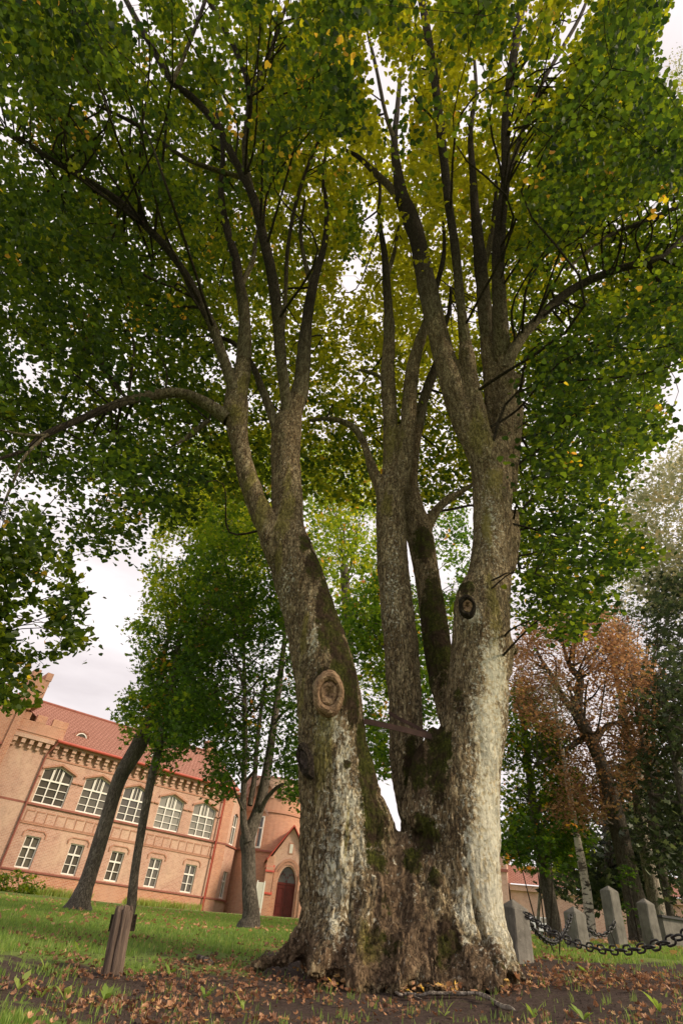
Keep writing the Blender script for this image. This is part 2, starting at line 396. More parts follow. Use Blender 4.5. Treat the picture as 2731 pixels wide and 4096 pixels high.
# ------------------------------------------------------------------ terrain
CP = np.array([(0, 0, 0), (-1.3, 3.5, .0), (.3, 4.6, .0), (2.3, 4, .24), (-1.4, 6, .01), (-.4, 7, .13), (1.15, 6.4, .13), (2.45, 6.9, .33), (3, 6.3, .37),
    (2.7, 8.05, .43), (5.1, 8.6, .67), (4.5, 10.6, .66), (5.5, 11.2, .77), (6.2, 11.4, .82), (1, 9.5, .38), (12.9, 35.8, 1.63), (-6, 19.1, .36), (-4, 17.5, .30), (-1, 17, .40),
    (-2.4, 6.1, .05), (-21.4, 40.4, .72), (-6.2, 52.3, 1.07), (-2.9, 53.6, 1.22), (0, 50, 1.3), (4, 57, 1.5), (-12, 30, .55), (22, 60, 2.3), (60, 50, 3.2), (-60, 60, 1.0), (-40, 10, .1), (40, 10, 1.6), (12, 12, 1.2),
    (0, -30, -.3), (35, -25, .5), (-35, -25, -.4), (10, 3, .8), (-6, 3, -.1), (0, 100, 3), (-80, -60, -.5), (90, -60, 1), (90, 100, 5), (-80, 110, 2), (14, 22, 1.35), (0, 2, -.02), (6, 1, .3)], float)
def _U(r2): return r2*np.log(r2+1e-9)*.5
_n = len(CP); _K = _U(((CP[:, None, :2]-CP[None, :, :2])**2).sum(-1)); _K[np.arange(_n), np.arange(_n)] = .08
_A = np.zeros((_n+3, _n+3)); _A[:_n, :_n] = _K; _A[:_n, _n] = 1; _A[:_n, _n+1:] = CP[:, :2]; _A[_n:, :_n] = _A[:_n, _n:].T
_W = np.linalg.solve(_A, np.concatenate([CP[:, 2], np.zeros(3)]))
def gz(x, y):
    x = np.atleast_1d(np.asarray(x, float)); y = np.atleast_1d(np.asarray(y, float)); sh = x.shape
    xc = np.clip(x.ravel(), -85, 95); yc = np.clip(y.ravel(), -60, 110); o = np.full(xc.shape, _W[_n])+_W[_n+1]*xc+_W[_n+2]*yc
    for i in range(_n): o += _W[i]*_U((xc-CP[i, 0])**2+(yc-CP[i, 1])**2)
    return o.reshape(sh)
def gz1(x, y): return float(gz(x, y)[0])
def ground_hit(vx, vy):
    d = vray([vx], [vy])[0]; t = np.linspace(2, 60, 1500); P = np.array([0, 0, CAMZ])+np.outer(t, d)
    k = np.argmax(P[:, 2] < gz(P[:, 0], P[:, 1])); return P[k] if k else P[-1]
def ground_z(x, y):
    z = gz(x, y); nr = np.clip(1-np.hypot(x-1, y-6)/14, 0, 1); P = np.stack([x, y, 0*x], 1)
    return z+nr*((fbm(P*2.2, 3)-.5)*.07+(fbm(P*9, 2)-.5)*.03)
def soil_mask(x, y):
    d = np.hypot((x-1.2)/1.25, (y-6.6)/.9)
    s = np.clip(1.45-d/4.2, 0, 1)
    s = np.where(y > 7.5, s-(y-7.5)*.38, s)
    s = np.where((x < -.3) & (y > 5.6), s-.5*np.clip((y-5.6)/1.2, 0, 1), s)
    return np.clip(s, 0, 1)
u = np.linspace(-1, 1, 421); ax = np.sinh(u*6.2)/np.sinh(6.2)*700
X, Yg = np.meshgrid(ax, ax+5.5, indexing='ij'); Z = gz(X, Yg)
near = np.clip(1-np.hypot(X-1, Yg-6)/14, 0, 1)
flatP = np.stack([X.ravel(), Yg.ravel(), 0*X.ravel()], 1)
Z += near*((fbm(flatP*2.2, 3).reshape(X.shape)-.5)*.07+(fbm(flatP*9, 2).reshape(X.shape)-.5)*.03)
n = len(u); idx = np.arange(n*n).reshape(n, n)
F = np.stack([idx[:-1, :-1], idx[1:, :-1], idx[1:, 1:], idx[:-1, 1:]], -1).reshape(-1, 4)
g = link('ground', npmesh('ground', np.stack([X, Yg, Z], -1).reshape(-1, 3), F, True, {'soil': soil_mask(X.ravel(), Yg.ravel())}), M['ground'])
tag(g, kind='structure')

# ------------------------------------------------------------------ the big linden
def spline(P, n):
    """Catmull-Rom through rows of P"""
    P = np.asarray(P, float); Q = np.vstack([2*P[0]-P[1], P, 2*P[-1]-P[-2]]); out = []
    for i in range(1, len(Q)-2):
        t = np.linspace(0, 1, n, endpoint=False)[:, None]; a, b, c, d = Q[i-1], Q[i], Q[i+1], Q[i+2]
        out.append(.5*((2*b)+(-a+c)*t+(2*a-5*b+4*c-d)*t**2+(-a+3*b-3*c+d)*t**3))
    out.append(P[-1][None]); return np.vstack(out)
def chain(pts, y0, y1, sc=1.0):
    """(view x, view y, view width) rows, depth Y running from y0 to y1 -> x, y, z, radius"""
    o = []
    L_ = [0]
    for a, b in zip(pts, pts[1:]): L_.append(L_[-1]+math.hypot(a[0]-b[0], a[1]-b[1]))
    for (vx, vy, wv), l in zip(pts, L_):
        p = at(vx, vy, y0+(y1-y0)*l/L_[-1]); o.append([*p, wv*VS/2/FPX*depth(p)*sc])
    return np.array(o)
A = chain([(812, 2260, 262), (800, 2130, 222), (790, 1990, 205), (781, 1865, 186), (767, 1760, 164), (755, 1600, 148), (735, 1500, 136), (708, 1400, 120), (680, 1310, 114), (658, 1240, 96)], 7.05, 7.05)
A2 = chain([(662, 1260, 80), (660, 1150, 72), (656, 1060, 66), (657, 1000, 68), (668, 950, 52), (685, 910, 40)], 7.1, 7.2)
A1 = chain([(640, 1270, 60), (605, 1190, 52), (577, 1120, 46), (557, 1050, 42), (546, 990, 46), (541, 945, 56), (545, 900, 50), (557, 850, 38), (561, 790, 32)], 6.95, 6.85)
R = chain([(1080, 2260, 250), (1068, 2120, 208), (1062, 1990, 186), (1058, 1865, 180), (1073, 1750, 152), (1090, 1650, 144), (1098, 1550, 134), (1104, 1450, 126), (1114, 1380, 112), (1125, 1300, 92), (1130, 1200, 86), (1129, 1100, 90), (1124, 1045, 88)], 6.95, 6.95)
R1 = chain([(1110, 1060, 60), (1085, 1010, 58), (1060, 955, 56), (1036, 880, 52), (1012, 790, 48), (990, 700, 45)], 6.9, 6.8)
R2 = chain([(1118, 1060, 44), (1100, 960, 38), (1082, 880, 34), (1073, 830, 36), (1068, 790, 30)], 6.75, 6.7)
R3 = chain([(1140, 1050, 40), (1127, 900, 32), (1118, 780, 32)], 7.25, 7.1)
R4 = chain([(1146, 1060, 50), (1157, 960, 44), (1161, 890, 46), (1156, 830, 40), (1151, 780, 36)], 7.0, 7.0)
Rk = chain([(1163, 890, 40), (1175, 872, 36), (1190, 874, 28)], 6.95, 6.9)
R6 = chain([(1165, 1120, 40), (1180, 1010, 30), (1188, 945, 26), (1186, 915, 20)], 7.15, 7.1)
R7 = chain([(1145, 1530, 60), (1160, 1490, 34), (1178, 1493, 14)], 7.0, 6.95)
R8 = chain([(1158, 1300, 50), (1174, 1225, 40), (1180, 1180, 20)], 7.1, 7.1)
RS = chain([(1085, 1450, 70), (1074, 1390, 62), (1082, 1340, 40)], 6.85, 6.85)
Mm = chain([(938, 1910, 46), (935, 1850, 54), (932, 1760, 74), (931, 1650, 78), (922, 1500, 80), (910, 1380, 76), (900, 1270, 70), (897, 1180, 68), (897, 1120, 62)], 7.45, 7.7)
M1 = chain([(885, 1140, 32), (860, 1090, 26), (846, 1050, 20), (833, 1010, 18)], 7.65, 7.7)
M2 = chain([(893, 1130, 38), (898, 1030, 36), (895, 950, 34), (890, 860, 32), (893, 790, 28)], 7.75, 7.8)
M3 = chain([(912, 1130, 44), (932, 1030, 38), (940, 920, 34), (948, 840, 30), (965, 780, 24)], 7.65, 7.6)
Nn = chain([(1050, 1700, 60), (1018, 1560, 66), (1000, 1450, 62), (985, 1350, 58), (965, 1240, 60), (946, 1180, 60), (940, 1120, 40), (946, 1060, 30), (957, 980, 26)], 7.6, 8.4)
N2 = chain([(975, 1225, 26), (1000, 1175, 22), (1025, 1150, 18), (1055, 1132, 14)], 8.2, 8.0)
C0 = chain([(925, 1962, 90), (928, 2020, 130), (935, 2110, 170), (945, 2230, 220)], 6.95, 6.8)
C1 = chain([(872, 1985, 90), (870, 2100, 120), (862, 2260, 150)], 6.85, 6.6)
C2 = chain([(988, 1995, 100), (1010, 2120, 120), (1030, 2270, 150)], 6.85, 6.55)
PL = chain([(992, 1680, 20), (970, 1745, 34), (946, 1810, 34), (930, 1872, 28)], 6.95, 7.0)
def root(v, y0, y1): return chain(v, y0, y1)
AI = chain([(828, 1740, 44), (845, 1820, 62), (866, 1900, 80)], 7.0, 6.9)
RI = chain([(1012, 1740, 46), (988, 1810, 64), (972, 1885, 84)], 6.95, 6.9)
roots = [root([(745, 2060, 60), (712, 2140, 74), (672, 2185, 58), (625, 2208, 42), (572, 2222, 20)], 6.95, 6.85),
    root([(760, 2150, 70), (735, 2215, 66), (715, 2235, 30)], 6.6, 6.3), root([(820, 2150, 80), (815, 2240, 70), (812, 2262, 40)], 6.5, 6.25), root([(790, 2110, 90), (776, 2200, 100), (768, 2262, 74)], 6.75, 6.55), root([(845, 2150, 70), (850, 2220, 70), (852, 2262, 50)], 6.6, 6.45),
    root([(925, 2170, 90), (915, 2245, 74), (905, 2272, 46)], 6.5, 6.25), root([(990, 2170, 90), (1000, 2250, 84), (1012, 2272, 60)], 6.5, 6.25),
    root([(1070, 2170, 80), (1085, 2235, 66), (1090, 2268, 40)], 6.5, 6.25), root([(1118, 2130, 74), (1150, 2200, 60), (1192, 2240, 38), (1220, 2262, 16)], 6.75, 6.3),
    root([(1120, 2160, 70), (1135, 2230, 60), (1140, 2262, 36)], 6.5, 6.2)]
chains = [A, A2, A1, R, R1, R2, R3, R4, Rk, R6, R7, R8, RS, Mm, M1, M2, M3, Nn, N2, C0, C1, C2, PL, AI, RI]+roots
chains = [spline(c, 3) for c in chains]
KS = [.10]*len(chains)
def cdist(P, C):
    a = C[:-1, :3]; b = C[1:, :3]; ra = C[:-1, 3]; rb = C[1:, 3]; best = np.full(len(P), 9.0, np.float32)
    for i in range(len(a)):
        ab = (b[i]-a[i]).astype(np.float32); L2 = float(ab@ab); pa = P-a[i].astype(np.float32)
        t = np.clip(pa@ab/L2, 0, 1); d = np.sqrt(((pa-t[:, None]*ab)**2).sum(1))-(ra[i]+(rb[i]-ra[i])*t)
        best = np.minimum(best, d)
    return best
kk = .034
def field(P):
    P = P.astype(np.float32); s = np.zeros(len(P), np.float32)
    for C in chains:
        lo = C[:, :3].min(0)-C[:, 3].max()-.45; hi = C[:, :3].max(0)+C[:, 3].max()+.45
        msk = np.all((P > lo) & (P < hi), 1)
        if msk.any(): s[msk] += np.exp(-np.clip(cdist(P[msk], C), -2, .45)/kk)
    return -kk*np.log(s+1e-5)
def surface_nets(lo, hi, h):
    nx, ny, nz = [int((b-a)/h)+1 for a, b in zip(lo, hi)]
    G = np.full((nx, ny, nz), 1.0, np.float32)
    # coarse pass to find where the surface is
    cs = 5; cx, cy, cz = [np.arange(0, n_+cs, cs) for n_ in (nx, ny, nz)]
    CX, CY, CZ = np.meshgrid(cx, cy, cz, indexing='ij')
    cg = field(np.stack([CX, CY, CZ], -1).reshape(-1, 3)*h+np.array(lo)).reshape(CX.shape)
    act = np.abs(cg) < cs*h*1.8+.09
    for i, j, k in np.argwhere(act):
        sl = tuple(slice(max(0, c*cs-3), c*cs+3) for c in (i, j, k))
        G[sl] = np.where(G[sl] == 1.0, 2.0, G[sl])
    for i, j, k in np.argwhere((cg < 0) & ~act):
        sl = tuple(slice(max(0, c*cs-3), c*cs+3) for c in (i, j, k)); S = G[sl]; S[S == 1.0] = -1.0
    I = np.argwhere(G == 2.0)
    G[I[:, 0], I[:, 1], I[:, 2]] = field(I*h+np.array(lo))
    s = G < 0
    c8 = [s[dx:nx-1+dx, dy:ny-1+dy, dz:nz-1+dz] for dx in (0, 1) for dy in (0, 1) for dz in (0, 1)]
    sm = sum(c.astype(np.int8) for c in c8); active = (sm > 0) & (sm < 8)
    ids = np.full(active.shape, -1, np.int64); cells = np.argwhere(active); ids[active] = np.arange(len(cells))
    V = (cells+.5)*h+np.array(lo); faces = []
    for axn in range(3):
        sl0 = [slice(None)]*3; sl1 = [slice(None)]*3; sl0[axn] = slice(0, -1); sl1[axn] = slice(1, None)
        a, b = s[tuple(sl0)], s[tuple(sl1)]; E = np.argwhere(a != b); fl = a[tuple(E.T)]
        o1, o2 = [x for x in range(3) if x != axn]
        ok = (E[:, o1] > 0) & (E[:, o2] > 0) & (E[:, o1] < s.shape[o1]-1) & (E[:, o2] < s.shape[o2]-1); E = E[ok]; fl = fl[ok]
        q = []
        for d1, d2 in ((1, 1), (0, 1), (0, 0), (1, 0)):
            e = E.copy(); e[:, o1] -= d1; e[:, o2] -= d2; q.append(ids[tuple(e.T)])
        q = np.stack(q, 1); q = np.where(((fl if axn != 1 else ~fl))[:, None], q, q[:, ::-1]); faces.append(q[(q >= 0).all(1)])
    return V, np.vstack(faces)
def grad(P, e=.02):
    o = np.zeros_like(P)
    for i in range(3):
        d = np.zeros(3); d[i] = e; o[:, i] = field(P+d)-field(P-d)
    return o/(2*e)
def subdivide(V, F):
    E = np.sort(np.concatenate([F[:, [i, (i+1) % 4]] for i in range(4)]), 1)
    key = E[:, 0]*(len(V)+1)+E[:, 1]; uq, inv = np.unique(key, return_inverse=True); a = uq//(len(V)+1); b = uq % (len(V)+1)
    m_ = inv.reshape(4, -1).T+len(V); c_ = np.arange(len(F))+len(V)+len(uq)
    V2 = np.vstack([V, (V[a]+V[b])/2, V[F].mean(1)])
    return V2, np.vstack([np.stack([F[:, i], m_[:, i], c_, m_[:, (i+3) % 4]], 1) for i in range(4)])
V, F = surface_nets((-3.4, 5.3, -.15), (4.4, 9.6, 12.6), .036)
def newton(V, n):
    for _ in range(n):
        g_ = grad(V); f_ = field(V); L2 = np.maximum((g_**2).sum(1), .2); V = V-(np.clip(f_, -.05, .05)/L2)[:, None]*g_
    return V
V = newton(V, 2); V, F = subdivide(V, F); V = newton(V, 1)
g_ = grad(V); nrm = g_/np.maximum(np.linalg.norm(g_, axis=1), 1e-6)[:, None]
def blob(P, lst, rad=1.0, grow=1.0):
    s = np.zeros(len(P))
    for vx, vy, Y, rx, rz in lst:
        c = at(vx, vy, Y); d2 = ((P[:, 0]-c[0])/rx/grow)**2+((P[:, 1]-c[1])/.6/grow)**2+((P[:, 2]-c[2])/rz/grow)**2
        s = np.maximum(s, np.exp(-d2))
    return s
pale = blob(V, [(1130, 1900, 6.6, .30, .8), (1140, 2080, 6.6, .30, .6), (1125, 1700, 6.6, .26, .8), (1130, 1550, 6.7, .22, .6), (1095, 1980, 6.5, .14, .5), (1075, 2090, 6.4, .12, .25)])*1.0
pale = np.maximum(pale, .74*blob(V, [(790, 1750, 6.6, .16, .5), (800, 1850, 6.55, .3, .4), (775, 2000, 6.5, .3, .5), (830, 1950, 6.5, .25, .3), (760, 1670, 6.6, .2, .25), (770, 2120, 6.4, .1, .2), (720, 1480, 6.8, .1, .3), (1080, 1420, 6.7, .15, .2)]))
pale = np.maximum(pale, .45*blob(V, [(1000, 1900, 6.4, .2, .5), (900, 1350, 7.4, .15, 1.2), (1130, 1200, 6.6, .2, 1.0), (655, 1350, 6.8, .12, .5)]))
moss = blob(V, [(745, 1400, 6.9, .13, .5), (720, 1310, 6.9, .14, .3), (775, 1510, 6.9, .14, .3), (765, 1550, 6.6, .2, .1), (812, 1620, 6.7, .08, .3), (835, 1700, 6.8, .09, .3), (850, 1790, 6.7, .11, .3), (870, 1880, 6.5, .13, .25), (880, 1960, 6.3, .12, .14), (800, 1745, 6.45, .05, .06),
    (1015, 1640, 6.5, .1, .3), (1025, 1700, 6.5, .1, .25), (1010, 1560, 6.6, .1, .3), (985, 1900, 6.4, .14, .2), (960, 1960, 6.35, .12, .12), (1010, 2010, 6.3, .07, .1), (1075, 1340, 6.6, .1, .12), (950, 1750, 7.1, .1, .4), (1040, 2140, 6.2, .1, .12), (1000, 1450, 7.8, .22, 1.0), (975, 1250, 7.9, .18, .4), (700, 1250, 6.8, .08, .2), (760, 1450, 7.0, .2, .5), (790, 1570, 6.9, .16, .4), (845, 1730, 6.8, .11, .5), (1010, 1740, 6.5, .10, .4)], 1, 1.35)*1.0
moss = np.maximum(moss, .62*blob(V, [(880, 2150, 6.2, .3, .2), (1030, 2200, 6.2, .3, .14), (1150, 2210, 6.2, .2, .1), (900, 2060, 6.3, .15, .3), (1060, 1600, 6.5, .15, .4)]))
brown = blob(V, [(925, 2080, 6.3, .36, .7), (930, 2000, 6.4, .2, .4), (850, 2200, 6.2, .7, .25), (1050, 2200, 6.2, .7, .25), (930, 1930, 6.5, .2, .2), (960, 2150, 6.2, .4, .3), (690, 2190, 6.8, .5, .25), (960, 1770, 7.0, .12, .5)])
brown = np.maximum(brown, .95*blob(V, [(815, 1935, 6.45, .03, .11), (842, 1965, 6.4, .03, .13), (822, 2080, 6.4, .03, .09), (868, 1990, 6.4, .025, .08), (1000, 1980, 6.4, .05, .12), (760, 1700, 6.6, .03, .06)]))
brown = np.maximum(brown, .6*blob(V, [(800, 1960, 6.4, .04, .15), (830, 1970, 6.4, .04, .12), (870, 2050, 6.4, .04, .12), (980, 1800, 6.6, .12, .4), (960, 1850, 6.6, .1, .3), (850, 1500, 7, .05, .4)]))
algae = blob(V, [(600, 1180, 6.8, .2, .9), (655, 1180, 6.8, .2, .9), (560, 880, 6.7, .2, .6), (1100, 1000, 6.7, .3, .9), (900, 1000, 7.5, .3, .9), (740, 1700, 6.6, .2, .8), (1130, 1400, 6.6, .14, .9), (1120, 1200, 6.6, .10, .8), (1135, 1100, 6.6, .2, .5), (700, 1450, 6.7, .08, .6), (690, 1600, 6.7, .06, .5), (800, 1900, 6.4, .04, .6), (850, 2150, 6.3, .2, .25), (660, 1100, 6.8, .12, .6), (545, 940, 6.6, .2, .5), (640, 1280, 6.8, .1, .4), (570, 1100, 6.7, .15, .5), (890, 1150, 7.4, .15, .5)])*.8
smooth = blob(V, [(1130, 1900, 6.6, .34, 1.1), (1140, 2060, 6.6, .34, .5), (1125, 1600, 6.6, .3, 1.2), (1130, 1200, 6.6, .3, 1.2)])
# long furrows, flutes and plates
S = V*np.array([1, 1, .25])
wv_ = (fbm(V*np.array([1.5, 1.5, .8]), 3)-.5)
r1 = 1-np.abs(2*fbm(V*np.array([17, 17, 2.8])+wv_[:, None]*4, 2)-1)
r2 = 1-np.abs(2*vnoise(V*np.array([46, 46, 10])+wv_[:, None]*5)-1)
lowf = np.clip((2.6-V[:, 2])/2.6, 0, 1)
amp = (.5+.7*lowf)*(1-.72*smooth)*np.clip((9.5-V[:, 2])/6, .35, 1)
disp = -(r1**5)*.036*amp-(r2**3)*.008*amp+(fbm(V*np.array([7, 7, 2.2]), 3)-.5)*.06*(.6+lowf)
fl = 1-np.abs(2*vnoise(V*np.array([2.9, 2.9, .4])+7)-1)
disp -= np.exp(-4*np.maximum(0, np.hypot((V[:, 0]-1.3)/1.15, (V[:, 1]-7)/.95)-.85))*(fl**5)*.15*np.clip((1.9-V[:, 2])/1.9, 0, 1)**.8
disp += (fbm(V*22, 2)-.5)*.012+np.clip(moss-.4, 0, 1)*.03*fbm(V*30, 2)
# burls
def bump_at(vx, vy, Y, r, a):
    c = at(vx, vy, Y); d = np.linalg.norm(V-c, axis=1); return a*np.exp(-(d/r)**2)*(.6+.8*fbm(V*9, 2))
for q in [(530, 930, 6.6, .16, .12), (545, 905, 6.6, .12, .07), (600, 1235, 6.75, .14, .06), (1172, 880, 6.8, .16, .06), (1070, 800, 6.5, .15, .08), (1070, 1395, 6.45, .2, .05), (1165, 1490, 6.9, .14, .07), (650, 985, 6.8, .2, .06), (1175, 1230, 6.9, .15, .06), (755, 1592, 6.5, .26, .06), (698, 1745, 6.75, .16, .05)]:
    disp += bump_at(*q)
# open seam that rises from the ground on the right flank
c_ = at(1110, 2110, 6.3); disp -= .09*np.exp(-((V[:, 0]-c_[0]+.14*(V[:, 2]-c_[2]))/.03)**2-((V[:, 2]-c_[2])/.3)**2)
c_ = at(858, 2170, 6.3); disp -= .12*np.exp(-((V[:, 0]-c_[0]-.1*(V[:, 2]-c_[2]))/.05)**2-((V[:, 2]-c_[2])/.28)**2)
V = V+nrm*disp[:, None]
tree = empty('linden_tree', (1.2, 7.0, .25))
tag(tree, 'huge old multi-stemmed linden with pale lichened bark filling the middle of the picture', 'tree')
def tochild(o, par=tree):
    o.parent = par; o.matrix_parent_inverse = Matrix.Translation(-Vector(par.location)); return o
trunk_o = tochild(link('trunk', npmesh('trunk', V, F, True, {'pale': pale, 'moss': moss, 'brown': brown, 'algae': algae, 'smooth': smooth}), M['bark']))

def tubes(name, chs, sides, mat_, par, rough=.06, nsub=4, seed=0, old=0):
    VV = []; FF = []; OO = []; b = 0
    for C in chs:
        C = spline(C, nsub) if nsub > 1 else np.asarray(C, float)
        T = np.gradient(C[:, :3], axis=0); T /= np.maximum(np.linalg.norm(T, axis=1), 1e-6)[:, None]
        ref = np.where(np.abs(T[:, 2:3]) < .9, np.array([[0, 0, 1.0]]), np.array([[0, 1.0, 0]])) if False else np.tile(np.array([[.31, .93, .2]]), (len(C), 1))
        U = np.cross(T, ref); U /= np.maximum(np.linalg.norm(U, axis=1), 1e-6)[:, None]; W_ = np.cross(T, U)
        th = np.arange(sides)*2*np.pi/sides
        ring = C[:, None, :3]+(U[:, None]*np.cos(th)[None, :, None]+W_[:, None]*np.sin(th)[None, :, None])*C[:, 3][:, None, None]
        R_ = ring.reshape(-1, 3)
        if rough > 0 and sides > 4:
            rr = np.repeat(C[:, 3], sides); cen = np.repeat(C[:, :3], sides, 0)
            k = 1+rough*3*(fbm(R_*np.array([3, 3, 1.2])/np.maximum(rr.mean(), .03)*.12+seed, 2)-.5)+rough*(vnoise(R_*9)-.5)
            R_ = cen+(R_-cen)*k[:, None]
        n_ = len(C); i = np.arange(n_*sides).reshape(n_, sides)+b; j = np.roll(i, -1, 1)
        FF.append(np.stack([i[:-1], j[:-1], j[1:], i[1:]], -1).reshape(-1, 4)); VV.append(R_); b += n_*sides
        L_ = np.concatenate([[0], np.cumsum(np.linalg.norm(np.diff(C[:, :3], axis=0), axis=1))]); OO.append(np.repeat(np.clip(1.15-L_/old, 0, 1) if old else 0*L_, sides))
    me = npmesh(name, np.vstack(VV), np.vstack(FF), True, {'old': np.concatenate(OO)} if old else None)
    return tochild(link(name, me, mat_), par) if par else link(name, me, mat_)
limbs = [
 chain([(524, 962, 34), (500, 945, 30), (470, 925, 27), (430, 906, 25), (380, 903, 24), (310, 915, 22), (250, 935, 20), (180, 965, 17), (100, 1000, 14), (60, 1032, 10), (0, 1054, 7), (-60, 1080, 4)], 6.8, 5.6),
 chain([(110, 998, 9), (60, 1045, 7), (30, 1110, 6), (0, 1180, 4)], 5.9, 5.4),
 chain([(105, 1000, 8), (55, 998, 6), (-20, 983, 4)], 5.9, 5.7),
 chain([(538, 900, 28), (528, 870, 26), (512, 820, 24), (490, 755, 22), (458, 690, 20), (420, 620, 18), (380, 565, 17), (330, 515, 15), (285, 470, 14), (220, 425, 13), (140, 380, 12), (70, 335, 10), (0, 295, 9), (-70, 255, 6)], 6.75, 4.3),
 chain([(560, 830, 36), (562, 780, 30), (560, 710, 27), (550, 650, 24), (540, 590, 21), (520, 520, 17), (508, 440, 13), (512, 350, 10), (500, 270, 7), (480, 200, 4)], 6.85, 5.6),
 chain([(683, 920, 42), (692, 880, 35), (697, 820, 33), (702, 760, 28), (710, 700, 23), (725, 630, 18), (745, 560, 14), (750, 480, 10), (742, 400, 7), (750, 330, 4)], 7.2, 6.4),
 chain([(635, 985, 24), (620, 940, 21), (600, 890, 18), (580, 840, 14), (540, 790, 10), (500, 772, 7)], 7.15, 7.4),
 chain([(662, 960, 30), (655, 905, 25), (644, 810, 26), (636, 710, 26), (620, 610, 24), (602, 535, 22), (587, 470, 21), (562, 410, 18), (540, 370, 17), (500, 292, 16), (450, 232, 16), (395, 186, 15), (350, 110, 13), (290, 0, 12), (255, -80, 8)], 7.1, 3.0),
 chain([(395, 190, 10), (430, 112, 9), (472, 0, 8), (490, -60, 5)], 3.9, 2.9),
 chain([(590, 470, 18), (575, 430, 16), (562, 340, 14), (573, 222, 14), (548, 130, 12), (478, 0, 10), (440, -60, 6)], 5.7, 2.9),
 chain([(573, 225, 11), (620, 120, 9), (662, 0, 8), (680, -50, 5)], 4.1, 2.9),
 chain([(560, 410, 12), (450, 375, 10), (390, 340, 9), (320, 290, 9), (240, 250, 7), (165, 220, 5)], 5.9, 4.8),
 chain([(645, 800, 12), (655, 690, 10), (662, 560, 9), (690, 430, 8), (740, 300, 6)], 7, 5.5),
 chain([(1001, 750, 46), (985, 680, 43), (972, 620, 41), (958, 550, 39), (940, 495, 36), (922, 450, 30), (912, 390, 22), (905, 330, 17), (912, 250, 12), (920, 160, 8)], 6.82, 6.2),
 chain([(925, 470, 20), (895, 430, 17), (862, 398, 14), (825, 362, 11), (795, 345, 7)], 6.6, 6.4),
 chain([(908, 330, 12), (885, 260, 9), (862, 150, 8), (840, 60, 6)], 6.4, 5.0),
 chain([(1069, 795, 26), (1062, 740, 24), (1054, 670, 22), (1043, 560, 21), (1030, 470, 20), (1018, 360, 20), (1007, 260, 20), (990, 130, 18), (968, 0, 17), (955, -80, 14)], 6.7, 2.8),
 chain([(1120, 800, 31), (1113, 720, 31), (1106, 640, 30), (1098, 560, 26), (1090, 480, 20), (1085, 400, 16), (1080, 300, 12), (1092, 200, 9), (1085, 100, 5)], 7.15, 4.9),
 chain([(1151, 830, 38), (1148, 740, 35), (1145, 670, 33), (1143, 600, 30), (1150, 500, 25), (1160, 410, 22), (1160, 300, 20), (1166, 220, 20), (1180, 120, 19), (1197, 10, 19), (1205, -80, 15)], 7.0, 2.8),
 chain([(1160, 850, 30), (1178, 805, 26), (1205, 765, 23), (1240, 728, 21), (1285, 685, 20), (1330, 655, 19), (1385, 630, 18), (1440, 612, 16), (1490, 600, 15), (1530, 580, 13), (1568, 545, 11), (1620, 500, 8)], 6.9, 5.2),
 chain([(1162, 420, 12), (1200, 300, 10), (1250, 180, 9), (1330, 40, 8), (1360, -40, 5)], 5.4, 3.2),
 chain([(1300, 620, 6), (1340, 585, 8), (1400, 540, 10), (1470, 512, 11), (1568, 470, 9), (1640, 440, 6)], 6.4, 5.2),
 chain([(833, 1012, 18), (815, 985, 16), (785, 968, 13), (750, 962, 10), (710, 966, 7)], 7.7, 7.8),
 chain([(893, 800, 28), (893, 740, 24), (888, 660, 19), (882, 580, 14), (870, 500, 10), (872, 430, 7), (860, 370, 4)], 7.8, 7.2),
 chain([(963, 785, 24), (982, 735, 20), (994, 680, 16), (1012, 620, 12), (1020, 560, 9), (1015, 490, 5)], 7.6, 7.3),
 chain([(956, 990, 26), (970, 930, 25), (985, 880, 22), (1003, 835, 18), (1010, 780, 14), (1030, 720, 10), (1035, 660, 6)], 8.4, 8.2),
 chain([(1050, 1134, 13), (1090, 1110, 8), (1110, 1100, 5)], 8.0, 7.9),
 chain([(552, 660, 14), (580, 600, 11), (590, 540, 8), (610, 480, 5)], 6.6, 6.2),
 chain([(718, 660, 14), (700, 600, 11), (690, 530, 8), (700, 460, 5)], 7.0, 6.6),
 chain([(1103, 620, 18), (1125, 560, 14), (1135, 480, 10), (1140, 400, 6)], 7.0, 6.5),
 chain([(886, 640, 13), (905, 580, 9), (915, 520, 6)], 7.7, 7.5),
 chain([(480, 965, 10), (455, 985, 13), (430, 1005, 12), (405, 1020, 6)], 7.3, 7.0),
 chain([(893, 900, 11), (870, 865, 9), (838, 852, 8), (820, 850, 5)], 7.7, 7.6),
]
for i, c in enumerate(limbs):
    tubes('limb', [c], 14 if c[0, 3] > .06 else 9, M['bark_dark'], tree, .1, 5, i, 2.4)

